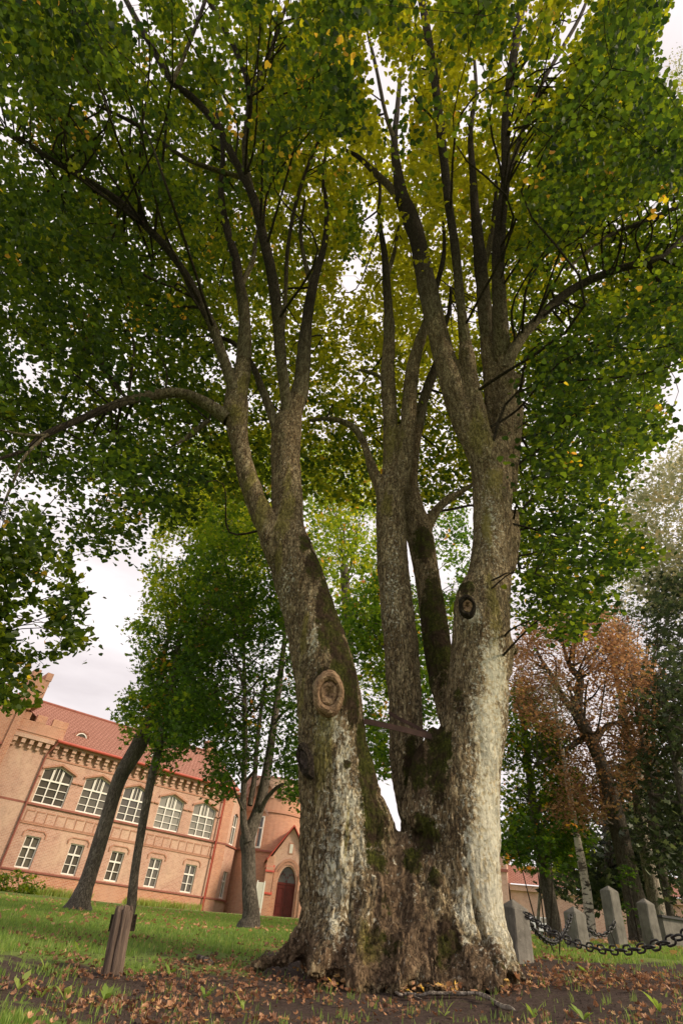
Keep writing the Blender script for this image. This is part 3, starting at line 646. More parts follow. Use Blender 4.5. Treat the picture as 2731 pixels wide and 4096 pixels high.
# ------------------------------------------------------------------ foliage
def leaf_template(kind):
    if kind == 'round':   # heart-shaped linden leaf, 8 points
        P = [(0, -.42, 0), (.38, -.5, .05), (.52, -.1, .1), (.34, .3, .06), (0, .62, -.06), (-.34, .3, .06), (-.52, -.1, .1), (-.38, -.5, .05)]
    elif kind == 'maple':
        P = [(0, -.45, 0), (.5, -.35, .05), (.25, -.05, 0), (.55, .25, .06), (.16, .2, 0), (0, .6, -.08), (-.16, .2, 0), (-.55, .25, .06), (-.25, -.05, 0), (-.5, -.35, .05)]
    else:                 # small clump, quad
        P = [(0, -.5, 0), (.32, 0, .06), (0, .5, -.05), (-.32, 0, .06)]
    return np.array(P)
def leaves(name, cen, size, tint, kind, tilt, mat_, par, nup=None):
    T = leaf_template(kind); n_ = len(cen); k = len(T)
    a = rng.uniform(0, 2*np.pi, n_)
    nz = np.stack([rng.normal(0, tilt, n_), rng.normal(0, tilt, n_), np.ones(n_)], 1)
    if nup is not None: nz = nz+nup
    nz /= np.linalg.norm(nz, axis=1)[:, None]
    h = np.stack([np.cos(a), np.sin(a), 0*a], 1); xx = np.cross(h, nz); xx /= np.maximum(np.linalg.norm(xx, axis=1), 1e-6)[:, None]; yy = np.cross(nz, xx)
    sc = (size*rng.uniform(.55, 1.35, n_))[:, None, None]
    curl = rng.uniform(-.5, 2.0, n_)[:, None, None]
    Vv = cen[:, None]+sc*(T[None, :, 0:1]*xx[:, None]+T[None, :, 1:2]*yy[:, None]+curl*T[None, :, 2:3]*nz[:, None])
    me = npmesh(name, Vv.reshape(-1, 3), np.arange(n_*k).reshape(n_, k), False, None, {'tint': tint})
    o = link(name, me, mat_)
    return tochild(o, par) if par else o
def spray(centers, per, rad, flat, drift=.12):
    """leaf positions around twig tips"""
    n_ = len(centers); c = np.repeat(centers, per, 0)
    rr = np.repeat(rad*rng.uniform(.6, 1.4, n_), per)
    d = rng.normal(0, 1, (n_*per, 3)); d /= np.linalg.norm(d, axis=1)[:, None]; d *= (rng.uniform(0, 1, n_*per)**.5)[:, None]
    off = d*rr[:, None]*np.array([1, 1, flat])
    ta = np.repeat(rng.uniform(0, 2*np.pi, n_), per); sl = np.repeat(rng.uniform(.1, .6, n_), per)
    off[:, 2] -= sl*(off[:, 0]*np.cos(ta)+off[:, 1]*np.sin(ta))
    return c+off
def crown_points(n_, polys, holes, tfun, accept=None, maxit=60):
    """n_ points seen through polygons of the view at random distances, kept when they fall in a real crown volume"""
    out = []; got = 0; allx = [p[0] for q in polys for p in q]; ally = [p[1] for q in polys for p in q]
    for _ in range(maxit):
        m_ = n_*2; x = rng.uniform(min(allx), max(allx), m_); y = rng.uniform(min(ally), max(ally), m_)
        ok = np.zeros(m_, bool)
        for q in polys: ok |= inpoly(x, y, q)
        for q in holes: ok &= ~inpoly(x, y, q)
        x, y = x[ok], y[ok]; d = vray(x, y); d /= np.linalg.norm(d, axis=1)[:, None]
        t = tfun(x, y, d); P = np.array([0, 0, CAMZ])+d*t[:, None]
        k = np.isfinite(t)
        if accept is not None: k &= accept(P, x, y)
        out.append(P[k]); got += k.sum()
        if got >= n_: break
    return np.vstack(out)[:n_]
P_main = [(-120, -120), (1520, -120), (1505, 60), (1475, 130), (1530, 230), (1700, 300), (1700, 800), (1560, 830), (1500, 900), (1535, 1000), (1430, 1090), (1410, 1180), (1510, 1280), (1390, 1330), (1385, 1410), (1290, 1480), (1250, 1430), (1178, 1450), (1168, 1200), (1150, 1120),
    (1060, 1150), (900, 1180), (700, 1140), (560, 1150), (470, 1150), (430, 1215), (345, 1190), (290, 1275), (170, 1250), (150, 1150), (60, 1090), (-120, 1120)]
H_main = [[(20, 770), (70, 800), (115, 850), (95, 890), (30, 870)], [(772, 610), (850, 540), (838, 640), (812, 690), (775, 680)], [(815, 470), (850, 465), (858, 540), (815, 560)], [(1480, 60), (1560, 60), (1568, 180), (1500, 200)], [(165, 1100), (235, 1125), (200, 1200)]]
def limb_arrays(lst, wmin=3.2):
    p = np.vstack([spline(c, 6) for c in lst]); ax_, ay_ = toview(p[:, :3]); ad = (p[:, :3]-np.array([0, 0, CAMZ]))@cfwd; aw = p[:, 3]*FPX/ad/VS; k = aw > wmin
    return ax_[k], ay_[k], ad[k], aw[k]
def clear_of_limbs(P, x, y, arr=None, prob=.96, reach=.40):
    _lx, _ly, _ld, _lw = arr or LIMBS
    dd = (P-np.array([0, 0, CAMZ]))@cfwd; ok = np.ones(len(P), bool); u_ = rng.uniform(0, 1, len(P))
    sp_ = reach*FPX/np.maximum(dd, 1)/VS
    for i in range(0, len(P), 4000):
        j = slice(i, i+4000)
        near = (np.hypot(_lx[None]-x[j, None], _ly[None]-y[j, None]) < (_lw[None]*.9+sp_[j, None]*1.05)) & (_ld[None] > dd[j, None]-.2)
        ok[j] = ~(near.any(1) & (u_[j] < prob))
    return ok
LIMBS = limb_arrays(limbs)
cr_c = np.array([1.0, 6.6, 13.5]); cr_r = np.array([10.5, 8.5, 12.5])
def acc_main(P, x, y):
    e = (((P-cr_c)/cr_r)**2).sum(1)
    k = (e < 1) & (P[:, 2] > 3.4) & (P[:, 1] > .3)
    # the open space under and between the stems stays clear
    stem = (x > 470) & (x < 1215) & (y > 560) & (P[:, 1] < 8.3)
    k &= ~(stem & (rng.uniform(0, 1, len(x)) < np.clip((y-560)/120, 0, 1)))
    low = (P[:, 2] < 5.2) & (P[:, 1] < 3.5); k &= ~low
    side = (y > 700) & (np.hypot(P[:, 0], P[:, 1]) < 5.2); k &= ~side
    k &= fbm(P*np.array([.9, .9, 1.3])+3, 3) > .485-.07*rng.uniform(0, 1, len(x))
    # limbs stay bare: few sprays hang right under a limb
    k[k] &= clear_of_limbs(P[k], x[k], y[k])
    return k
def t_main(x, y, d): return rng.uniform(0, 1, len(x))**.8*(25-t0(y))+t0(y)
def t0(y): return np.where(y < 700, 9.5, np.where(y < 950, 9.5-(y-700)*.011, 6.7))
cl = crown_points(13400, [P_main], H_main, t_main, acc_main)
rngm = np.linalg.norm(cl-np.array([0, 0, CAMZ]), axis=1)
def make_crown(name, cl, per, rad, flat, size, kind, tilt, mat_, par, tmean=.4, tsd=.13, yellow=.012, tgrad=None):
    L_ = spray(cl, per, rad, flat); n_ = len(L_)
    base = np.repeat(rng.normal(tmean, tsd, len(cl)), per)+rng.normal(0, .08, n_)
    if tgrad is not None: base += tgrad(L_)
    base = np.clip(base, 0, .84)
    yc = np.repeat(rng.uniform(0, 1, len(cl)) < yellow, per) & (rng.uniform(0, 1, n_) < .75)
    yl = yc | (rng.uniform(0, 1, n_) < yellow*.12)
    base[yl] = rng.uniform(.88, 1, yl.sum())
    sz = size(L_) if callable(size) else np.full(n_, size)
    return leaves(name, L_, sz, base, kind, tilt, mat_, par)
def sz_main(P): return .044+.0029*np.linalg.norm(P, axis=1)
def tg_main(P):  # paints light into the leaf tint: far leaves sunlit bright, near ones shaded dark
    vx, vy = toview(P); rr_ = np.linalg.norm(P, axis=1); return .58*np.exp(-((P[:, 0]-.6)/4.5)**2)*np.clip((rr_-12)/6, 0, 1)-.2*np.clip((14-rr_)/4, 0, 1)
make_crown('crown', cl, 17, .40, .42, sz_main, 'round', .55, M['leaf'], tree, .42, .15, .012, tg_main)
# drooping low branches on the left, close to the camera
P_left = [(-80, 1130), (60, 1150), (100, 1190), (150, 1240), (170, 1310), (195, 1385), (165, 1390), (212, 1480), (160, 1490), (120, 1530), (30, 1560), (-80, 1560)]
clL = crown_points(400, [P_left], [[(75, 1330), (130, 1340), (110, 1390), (70, 1370)], [(20, 1440), (70, 1450), (50, 1480)]], lambda x, y, d: rng.uniform(6.2, 8.0, len(x)), lambda P, x, y: fbm(P*np.array([2.4, 2.4, 2.4]), 2) > .53)
P_lt = [(-80, 1545), (60, 1555), (80, 1620), (40, 1640), (-80, 1600)]
clL = np.vstack([clL, crown_points(50, [P_lt], [], lambda x, y, d: rng.uniform(6.2, 7.6, len(x)))])
make_crown('crown', clL, 10, .19, .6, lambda P: np.full(len(P), .062), 'round', .9, M['leaf'], tree, .36, .14, .01)

# side branches and twigs that carry the sprays
skel = np.vstack([spline(c, 4) for c in limbs]+[c for c in chains[:19] if c[0, 2] > 3.5])
def twig_net(cl, skel, nsec, ntwig, par, r0=.032, mat_=None, maxd=5.5, seed=1):
    rg = np.random.default_rng(seed); sec = []; pts = []
    for i in rg.choice(len(cl), min(nsec, len(cl)), replace=False):
        c = cl[i]; d = np.linalg.norm(skel[:, :3]-c, axis=1)+np.maximum(0, skel[:, 2]-c[2])*.6; j = np.argmin(d)
        if d[j] > maxd or d[j] < .3: continue
        a = skel[j, :3]; dd = c-a; L_ = np.linalg.norm(dd); side = rg.normal(0, .12*L_, 3)
        q = [a, a+dd*.33+side+np.array([0, 0, .12*L_]), a+dd*.68-side*.3+np.array([0, 0, .12*L_]), c]
        rr = min(r0, skel[j, 3]*.5)*min(1, .35+L_/4); q = np.array([[*p, r] for p, r in zip(q, (rr, rr*.7, rr*.42, rr*.18))]); sec.append(q); pts.append(spline(q, 4))
    o = tubes('branches', sec, 5, mat_ or M['bark_dark'], par, 0, 4)
    S2 = np.vstack(pts); tw = []
    for i in rg.choice(len(cl), min(ntwig, len(cl)), replace=False):
        c = cl[i]; d = np.linalg.norm(S2[:, :3]-c, axis=1); j = np.argmin(d)
        if d[j] > 1.8 or d[j] < .1: continue
        a = S2[j, :3]; mdl = (a+c)/2+rg.normal(0, .1, 3)*d[j]+np.array([0, 0, .1*d[j]])
        tw.append(np.array([[*a, .007], [*mdl, .005], [*c, .003]]))
    if tw: tag(tubes('twigs', tw, 3, mat_ or M['bark_dark'], par, 0, 2), kind='stuff')
    tag(o, kind='stuff')
    return o
twig_net(np.vstack([cl, clL]), skel, 420, 3200, tree)

# scars on the stems
def scar(vx, vy, Y, rx, rz, tilt, mats, depth_, name, facing=None, rot=0.0):
    c = at(vx, vy, Y); nrm_ = Vector(facing or (-.05, -1, -.12)).normalized(); Mx = nrm_.to_track_quat('Z', 'Y').to_matrix() @ Matrix.Rotation(rot, 3, 'Z')
    prof_out = [(1.2, -.06), (1.1, .01), (.98, .05), (.84, .058), (.7, .035), (.62, .0)]; prof_in = [(.62, .003), (.6, .02), (.5, .026), (.35, .02), (.18, -.012), (.0, -.03)]
    objs = []
    for prof, mt, nm in ((prof_out, mats[0], 'callus_ring'), (prof_in, mats[1], 'heartwood')):
        b = MB(); n_ = 40; rings = []
        for (k, h_) in prof:
            ring = []
            for i in range(n_):
                a = 2*math.pi*i/n_; wob = 1+.03*math.sin(2*a+k*3)+.015*math.sin(5*a+1)+.012*math.sin(17*a+k*9)
                p = Vector((math.cos(a)*rx*k*wob, math.sin(a)*rz*k*wob, h_*depth_+.006*math.sin(5*a+k*20)))
                ring.append(Vector(c)+Mx @ p)
            rings.append(ring)
        for r_a, r_b in zip(rings, rings[1:]):
            for i in range(n_): b.poly([r_a[i], r_a[(i+1) % n_], r_b[(i+1) % n_], r_b[i]])
        o = b.build(nm, mt, None, True)
        objs.append(o)
    objs[0].name = name; tochild(objs[0]); objs[1].parent = objs[0]
    return objs[0]
s1 = scar(755, 1592, 6.50, .165, .235, 0, (M['callus'], M['callus']), .9, 'branch_scar', (.05, -1, -.25), .05)
s1['label'] = 'large oval pruning scar with a rounded brown callus ring'
s2 = scar(699, 1746, 6.66, .085, .19, 0, (M['bark_dark'], M['scar']), .6, 'branch_scar', (-.75, -.75, -.12), .45)
s2['label'] = 'dark weathered pruning scar on the left flank'
s3 = scar(1073, 1392, 6.30, .10, .14, 0, (M['bark_dark'], M['callus']), .7, 'branch_scar', (-.15, -1, -.3), .0)
s3['label'] = 'small brown scar high on the right stem'

# iron ties between the stems
def strap(name, pts, Ys, h, t, label):
    b = MB(); P = [Vector(at(x, y, Y)) for (x, y), Y in zip(pts, Ys)]
    for a, c in zip(P, P[1:]):
        d = (c-a).normalized(); s_ = d.cross(Vector((0, 0, 1))).normalized(); u_ = s_.cross(d)
        A_ = [a+u_*h+s_*t, a-u_*h+s_*t, a-u_*h-s_*t, a+u_*h-s_*t]; B_ = [p+(c-a) for p in A_]
        for i in range(4): b.poly([A_[i], A_[(i+1) % 4], B_[(i+1) % 4], B_[i]])
        b.poly(A_[::-1]); b.poly(B_)
    o = b.build(name, M['rust']); tag(o, label, 'tie bar'); return o
strap('tie_bar', [(835, 1656), (880, 1665), (932, 1677), (990, 1692)], [6.85, 6.82, 6.8, 6.8], .034, .006, 'rusty flat iron bar joining the left and right stems above the fork')
strap('tie_strap', [(892, 1636), (915, 1650), (945, 1664), (985, 1686)], [7.08, 7.04, 7.03, 6.95], .022, .005, 'thin black iron strap slanting across the middle stem')

# ------------------------------------------------------------------ trees behind
def bgtree(name, label, cat, chs, crown_polys, holes, trange, ncl, per, rad, size, kind, leafmat, barkmat, tmean, tsd=.14, yellow=.02, group=None, nsec=60, clump=.45, bfreq=.6, flat=.55, tilt=.8, acc=None, tg=None):
    base = chs[0][0, :3]; r = empty(name, (base[0], base[1], gz1(base[0], base[1])))
    tag(r, label, cat, group)
    for i, c in enumerate(chs): tubes('trunk' if i == 0 else 'limb', [c], 12 if i == 0 else 8, barkmat, r, .08, 5, i)
    if ncl:
        arr = limb_arrays(chs, 4.5)
        def A_(P, x, y):
            k = fbm(P*bfreq+5, 2) > clump-.08*rng.uniform(0, 1, len(x))
            if acc is not None: k &= acc(P, x, y)
            if k.any(): k[k] &= clear_of_limbs(P[k], x[k], y[k], arr, .72, rad*.8)
            return k
        c = crown_points(ncl, crown_polys, holes, lambda x, y, d: rng.uniform(trange[0], trange[1], len(x))/np.maximum(np.hypot(d[:, 0], d[:, 1]), .2), A_)
        make_crown('crown', c, per, rad, flat, size, kind, tilt, leafmat, r, tmean, tsd, yellow, tg)
        if nsec: twig_net(c, np.vstack([spline(q, 4) for q in chs]), nsec, nsec*4, r, .05, barkmat, 7, len(label))
    return r
def gchain(pts, D0, D1, flare=1.5):
    """like chain, with horizontal distance instead of Y and a flared, sunk foot"""
    o = []; n_ = len(pts)
    for i, (vx, vy, wv) in enumerate(pts):
        p = atD(vx, vy, D0+(D1-D0)*i/(n_-1)); o.append([*p, wv*VS/2/FPX*depth(p)])
    o = np.array(o); f = o[0].copy(); zg = gz1(f[0], f[1]); o[0, 2] = zg+.30
    foot = f.copy(); foot[2] = zg-.15; foot[3] = o[0, 3]*flare; f2 = f.copy(); f2[2] = zg+.06; f2[3] = o[0, 3]*(1+(flare-1)*.6)
    return np.vstack([foot, f2, o])
T1 = gchain([(181, 2078, 46), (205, 2010, 37), (240, 1900, 34), (275, 1790, 34), (320, 1710, 36), (360, 1620, 26), (430, 1500, 22), (480, 1390, 19), (510, 1290, 16), (530, 1190, 12), (545, 1120, 8)], 20, 21, 1.7)
T2 = gchain([(299, 2090, 22), (310, 2000, 20), (330, 1880, 19), (350, 1780, 18), (372, 1690, 17), (395, 1590, 15), (410, 1480, 12), (425, 1370, 9)], 18.5, 18.5, 1.4)
T3 = gchain([(574, 2120, 40), (572, 2040, 34), (570, 1960, 32), (568, 1925, 34), (590, 1870, 26), (606, 1810, 24), (618, 1740, 20), (632, 1640, 17), (645, 1540, 13), (655, 1450, 9)], 17, 17.4, 1.7)
T3b = chain([(570, 1935, 22), (559, 1880, 17), (560, 1800, 15), (563, 1700, 13), (562, 1600, 10), (560, 1480, 7)], 16.9, 17)
T3c = chain([(600, 1860, 12), (612, 1835, 11), (632, 1812, 9), (650, 1800, 6)], 17, 16.5)
T3d = chain([(574, 1850, 14), (585, 1780, 12), (592, 1690, 10), (610, 1560, 7)], 17.1, 17.5)
T1b = chain([(325, 1700, 20), (345, 1640, 16), (365, 1560, 13), (385, 1470, 10)], 20, 19.5)
bgtree('maple_tree', 'grey trunked maple leaning to the right with a mossy foot, leftmost of the lawn trees', 'tree', [T1, T1b],
    [[(282, 1432), (330, 1425), (345, 1340), (372, 1180), (440, 1100), (560, 1080), (600, 1200), (590, 1400), (440, 1560), (400, 1700), (360, 1720), (300, 1700), (275, 1640), (330, 1560), (320, 1470)]], [[(280, 1450), (310, 1450), (320, 1540), (280, 1600)]],
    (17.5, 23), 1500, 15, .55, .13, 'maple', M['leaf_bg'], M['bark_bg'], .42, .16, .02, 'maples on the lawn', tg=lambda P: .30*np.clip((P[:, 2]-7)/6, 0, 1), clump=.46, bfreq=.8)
bgtree('maple_tree', 'slender straight maple trunk standing just right of the leaning one', 'tree', [T2],
    [[(350, 1480), (440, 1420), (480, 1500), (470, 1640), (430, 1720), (400, 1740), (345, 1790), (360, 1700), (340, 1600)]], [], (16.5, 19.5), 330, 14, .5, .12, 'maple', M['leaf_bg'], M['bark_bg'], .28, .1, .03, 'maples on the lawn', nsec=30)
bgtree('maple_tree', 'forked maple in front of the brick tower and arched doorway', 'tree', [T3, T3b, T3c, T3d],
    [[(440, 1400), (430, 1290), (500, 1130), (620, 1080), (660, 1200), (690, 1450), (690, 1620), (700, 1700), (688, 1850), (650, 1830), (640, 1790), (600, 1760), (530, 1780), (530, 1830), (500, 1830), (470, 1780), (490, 1700), (400, 1730), (395, 1640), (420, 1500)]], [[(575, 1790), (600, 1790), (600, 1830), (575, 1830)]],
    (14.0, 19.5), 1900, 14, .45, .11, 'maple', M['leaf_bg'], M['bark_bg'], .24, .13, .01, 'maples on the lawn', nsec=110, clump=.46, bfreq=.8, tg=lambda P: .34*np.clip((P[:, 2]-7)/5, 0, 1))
# foliage seen between the stems
B1 = gchain([(735, 2090, 60), (760, 1900, 46), (790, 1700, 36), (800, 1500, 26), (790, 1300, 18)], 30, 29)
bgtree('background_tree', 'tall bright yellow-green tree seen between the left and middle stems', 'tree', [B1],
    [[(640, 1010), (890, 1040), (890, 1200), (890, 1640), (850, 1640), (800, 1500), (740, 1330), (700, 1180)], [(560, 1000), (640, 980), (640, 1230), (600, 1200)], [(430, 1000), (560, 980), (590, 1200), (560, 1300), (420, 1200)]], [], (22, 33), 1700, 14, .8, .19, 'maple', M['leaf_bg'], M['bark_bg'], .62, .14, .03, 'trees behind the linden', nsec=50, clump=.40, bfreq=.4)
B2 = gchain([(1000, 2080, 46), (975, 1850, 30), (950, 1700, 24), (900, 1500, 18)], 24, 24)
bgtree('background_tree', 'dark green leafy tree filling the gap above the fork', 'tree', [B2],
    [[(780, 1400), (900, 1300), (960, 1350), (985, 1560), (1000, 1640), (960, 1690), (905, 1740), (880, 1790), (860, 1760), (840, 1640)], [(1000, 1170), (1060, 1160), (1090, 1300), (1055, 1420), (1035, 1460), (1010, 1300)]], [[(1000, 1290), (1060, 1300), (1060, 1360), (1020, 1370)], [(1000, 1560), (1025, 1540), (1020, 1620)], [(865, 1600), (885, 1590), (890, 1690), (872, 1690)]], (20, 27), 900, 14, .7, .17, 'maple', M['leaf_bg'], M['bark_bg'], .34, .13, .02, 'trees behind the linden', nsec=40, clump=.42, bfreq=.5)
# right side: maple, rusty chestnut, birches, wood
G1 = gchain([(1268, 2095, 30), (1250, 2000, 26), (1230, 1900, 20), (1215, 1780, 16), (1200, 1650, 12)], 24, 24, 1.3)
bgtree('maple_tree', 'green maple beside the right edge of the big trunk, above the first stone post', 'tree', [G1],
    [[(1150, 1600), (1200, 1570), (1250, 1640), (1290, 1700), (1330, 1800), (1340, 1930), (1300, 1990), (1250, 2020), (1220, 1990), (1155, 1960)]], [[(1140, 1880), (1165, 1880), (1165, 1950), (1140, 1950)]], (21, 27), 900, 15, .6, .14, 'maple', M['leaf_bg'], M['bark_bg'], .36, .17, .03, 'trees on the right', nsec=50)
K1 = gchain([(1468, 2110, 58), (1440, 2000, 42), (1425, 1930, 38), (1395, 1800, 34), (1370, 1730, 30), (1345, 1680, 28), (1325, 1640, 26), (1318, 1610, 18)], 22, 22, 1.3)
K2 = chain([(1325, 1640, 22), (1330, 1600, 16), (1332, 1560, 15), (1315, 1540, 14), (1300, 1510, 9), (1290, 1470, 5)], 20, 19.6)
K3 = chain([(1322, 1640, 20), (1290, 1600, 13), (1265, 1550, 10), (1245, 1520, 8), (1230, 1490, 5)], 20, 20.4)
K4 = chain([(1345, 1690, 16), (1300, 1720, 10), (1260, 1740, 7), (1230, 1760, 4)], 20, 19)
K5 = chain([(1360, 1710, 18), (1390, 1670, 10), (1430, 1650, 7), (1460, 1600, 5)], 20, 20)
bgtree('chestnut_tree', 'horse chestnut with rusty browned autumn leaves and a crooked dark trunk', 'tree', [K1, K2, K3, K4, K5],
    [[(1175, 1480), (1215, 1420), (1300, 1410), (1400, 1400), (1470, 1470), (1510, 1600), (1490, 1750), (1430, 1850), (1350, 1900), (1280, 1900), (1270, 1700), (1200, 1650), (1170, 1570)]], [], (18, 25), 2000, 15, .55, .085, 'maple', M['leaf_rust'], M['bark_bg'], .5, .18, .04, 'trees on the right', nsec=130, clump=.43, bfreq=.7)
BI = gchain([(1352, 2115, 22), (1345, 2040, 20), (1325, 1930, 16), (1310, 1840, 13), (1296, 1760, 11), (1285, 1690, 8), (1270, 1600, 5)], 21, 21, 1.2)
bgtree('birch_tree', 'slender white birch trunk left of the tall stone post', 'tree', [BI], [[(1180, 1560), (1300, 1540), (1320, 1640), (1290, 1700), (1230, 1640)]], [], (19.5, 22.5), 150, 12, .5, .07, 'clump', M['leaf_pale'], M['birch'], .5, .2, .0, 'trees on the right', nsec=20)
PB = gchain([(1515, 2120, 38), (1490, 2000, 30), (1472, 1900, 27), (1460, 1800, 24), (1440, 1700, 20), (1425, 1600, 14), (1400, 1500, 8)], 24, 24, 1.2)
PB2 = chain([(1466, 1790, 16), (1480, 1720, 12), (1500, 1640, 8)], 21, 21)
bgtree('pale_trunk_tree', 'pale barked tree trunk standing right of the rusty chestnut', 'tree', [PB, PB2], [[(1380, 1400), (1480, 1380), (1500, 1500), (1440, 1600)]], [], (22, 26), 120, 12, .6, .09, 'maple', M['leaf_wood'], M['bark_pale'], .7, .2, .05, 'trees on the right', nsec=20)
edge = [((1538, 2110), (1505, 1900), (1480, 1740), (1450, 1560), 17, 20, M['bark_bg'], 'slim grey trunk leaning left behind the low stone box'), ((1568, 2060), (1540, 1900), (1510, 1760), (1480, 1600), 15, 26, M['bark_bg'], 'thin dark trunk near the right edge of the wood'),
        ((1640, 2150), (1600, 1980), (1560, 1800), (1520, 1600), 26, 18, M['bark_bg'], 'stout trunk at the far right edge of the picture'), ((1600, 2080), (1578, 1940), (1556, 1800), (1530, 1650), 12, 28, M['bark_pale'], 'thin pale trunk deep in the wood at the right edge'),
        ((1410, 2095), (1400, 2000), (1392, 1920), (1380, 1800), 22, 32, M['bark_bg'], 'dark trunk in deep shade behind the tall stone post'), ((1440, 2090), (1432, 2000), (1420, 1900), (1400, 1780), 16, 34, M['bark_bg'], 'dark trunk between the chestnut and the tall stone post'),
        ((1228, 2080), (1240, 2000), (1222, 1930), (1205, 1850), 7, 30, M['bark_pale'], 'thin pale leaning trunk in front of the far brick house')]
wp = [[[(1440, 1600), (1568, 1560), (1600, 2000), (1480, 2000)]], [[(1480, 1330), (1640, 1300), (1640, 1700), (1480, 1650)]], [[(1500, 1500), (1700, 1450), (1700, 2100), (1540, 2080)]], [[(1430, 1100), (1700, 1000), (1700, 1400), (1500, 1400), (1420, 1280)]],
      [[(1330, 1880), (1500, 1860), (1500, 2080), (1350, 2080)]], [[(1380, 1780), (1520, 1750), (1520, 2060), (1400, 2060)]], [[(1250, 1900), (1340, 1900), (1345, 2010), (1280, 2060)]]]
wl = [M['leaf_wood'], M['leaf_wood'], M['leaf_wood'], M['leaf_pale'], M['leaf_wood'], M['leaf_wood'], M['leaf_wood']]
nc = [330, 260, 340, 480, 420, 400, 110]
for i, (q, pol, lm, k_) in enumerate(zip(edge, wp, wl, nc)):
    ch = gchain([(q[j][0], q[j][1], q[4]*(1, .85, .7, .45)[j]) for j in range(4)], q[5], q[5], 1.3)
    bgtree('woodland_tree', q[7], 'tree', [ch], pol, [], (q[5]-3, q[5]+4), k_, 13, .75, .012*q[5]/1.6, 'maple', lm, q[6], .45, .2, .02, 'trees of the wood on the right', nsec=40, clump=.42, bfreq=.5)
# pale blurred trees up the right edge, beyond the crown
E1 = gchain([(1660, 2130, 40), (1620, 1800, 30), (1590, 1500, 18), (1580, 1300, 8), (1578, 1200, 3)], 30, 30, 1.2)
bgtree('willow_tree', 'tall pale grey-green tree rising beyond the right end of the crown', 'tree', [E1], [[(1500, 1050), (1600, 1000), (1700, 1100), (1700, 1350), (1560, 1450), (1450, 1380), (1390, 1440), (1370, 1350), (1430, 1200)], [(1530, 130), (1700, 60), (1700, 420), (1560, 400)]], [], (26, 36), 1100, 13, 1.0, .2, 'clump', M['leaf_pale'], M['bark_pale'], .45, .25, .0, 'trees of the wood on the right', nsec=50, clump=.45, bfreq=.35)
# ------------------------------------------------------------------ the brick school
du = Vector((math.sin(math.radians(52)), math.cos(math.radians(52)), 0)); dn = Vector((du.y, -du.x, 0))
F0 = -45.0*dn; RZ = math.radians(38)
bld = empty('brick_school', (F0.x, F0.y, 0), RZ)
tag(bld, 'red brick gothic school with white windows and a round tower beyond the lawn', 'building')
def W2L(x, y):
    d = Vector((x, y, 0))-F0; return d.dot(du), -d.dot(dn)
zt = 9.65
low = [12.0+3.045*k for k in range(5)]
upx = [11.45+3.045*k+.02*k for k in range(5)]
def hole_up(x0): return [(x0, 5.72), (x0+2.15, 5.72), (x0+2.15, 7.82), (x0+1.07, 8.18), (x0, 7.82)]
def hole_lo(x0): return [(x0, 2.04), (x0+1.0, 2.04), (x0+1.0, 3.84), (x0, 3.84)]
b = MB()
ho = [hole_up(x) for x in upx]+[hole_lo(x) for x in low]
b.holed([(11.1, .2), (27.27, .2), (27.27, zt), (11.1, zt)], ho, 0)
for h in ho: b.reveal(h, 0, .28)
b.poly([(27.27, 0, .2), (27.27, 9, .2), (27.27, 9, zt), (27.27, 0, zt)])
b.box(8.46, 11.1, -.12, .4, .2, 9.55)
b.build('wall', M['brick'], bld)
b = MB()      # base plinth, slightly proud, and corner pilaster
b.box(8.46, 27.0, -.06, 0, .1, 1.86); b.box(26.45, 27.3, -.10, 0, .2, 9.2)
b.build('plinth', M['brick_old'], bld)
for z0, z1, o_, mt, nm, xa in ((1.87, 1.97, .15, M['sill'], 'lower_string_course', 8.3), (5.56, 5.68, .14, M['sill'], 'upper_string_course', 8.3), (4.46, 4.56, .05, M['brick_trim'], 'band', 11.1), (8.5, 8.6, .05, M['brick_trim'], 'band', 8.4)):
    b = MB(); b.box(xa, 27.4, -o_, -.003, z0, z1); b.build(nm, mt, bld)
b = MB()      # row of shallow recessed panels under the upper windows
for k in range(22):
    x = 11.4+k*.69; b.box(x, x+.56, -.035, -.004, 5.2, 5.28); b.box(x, x+.06, -.03, -.006, 4.62, 5.19)
b.box(11.1, 26.4, -.03, -.005, 4.57, 4.62)
b.build('panel_frieze', M['brick_trim'], bld)
b = MB()      # corbel frieze carrying the eaves
for k in range(24):
    x = 11.45+k*.64
    b.box(x, x+.3, -.42, -.004, 9.15, 9.38); b.box(x+.02, x+.28, -.28, -.006, 8.93, 9.14); b.box(x+.04, x+.26, -.15, -.008, 8.72, 8.92)
b.box(11.1, 27.35, -.46, -.002, 9.39, 9.62)
for k in range(5):
    x = 8.55+k*.56; b.box(x, x+.27, -.52, -.124, 9.0, 9.3); b.box(x+.03, x+.24, -.35, -.126, 8.75, 8.99)
b.box(8.3, 11.25, -.6, -.122, 9.31, 9.56)
b.build('corbel_frieze', M['brick'], bld)
b = MB()      # crenellated parapet on the left bay
b.box(8.3, 11.7, -.58, -.2, 9.57, 10.45)
for x0, x1 in ((8.3, 9.0), (9.45, 10.15), (10.6, 11.7)): b.box(x0, x1, -.6, -.18, 10.45, 10.95)
b.box(8.25, 11.75, -.63, -.15, 9.7, 9.78)
b.build('parapet', M['brick_old'], bld)
b = MB()      # taller block at the left end, with its turret
b.box(-2, 8.45, -.75, 6, .2, 11.0); b.box(-2, 8.7, -1.0, 6, 11.0, 11.25)
for x in (-1.2, .6, 2.4, 4.2, 6.0): b.box(x, x+1.0, -1.0, -.5, 11.25, 12.2)
b.box(7.9, 9.15, -1.05, .2, 11.25, 13.2)
for x in (7.85, 8.75): b.box(x, x+.45, -1.1, .25, 13.2, 13.75)
b.box(8.0, 8.46, -.9, -.751, .2, 11.0)
b.build('end_block', M['brick_old'], bld)
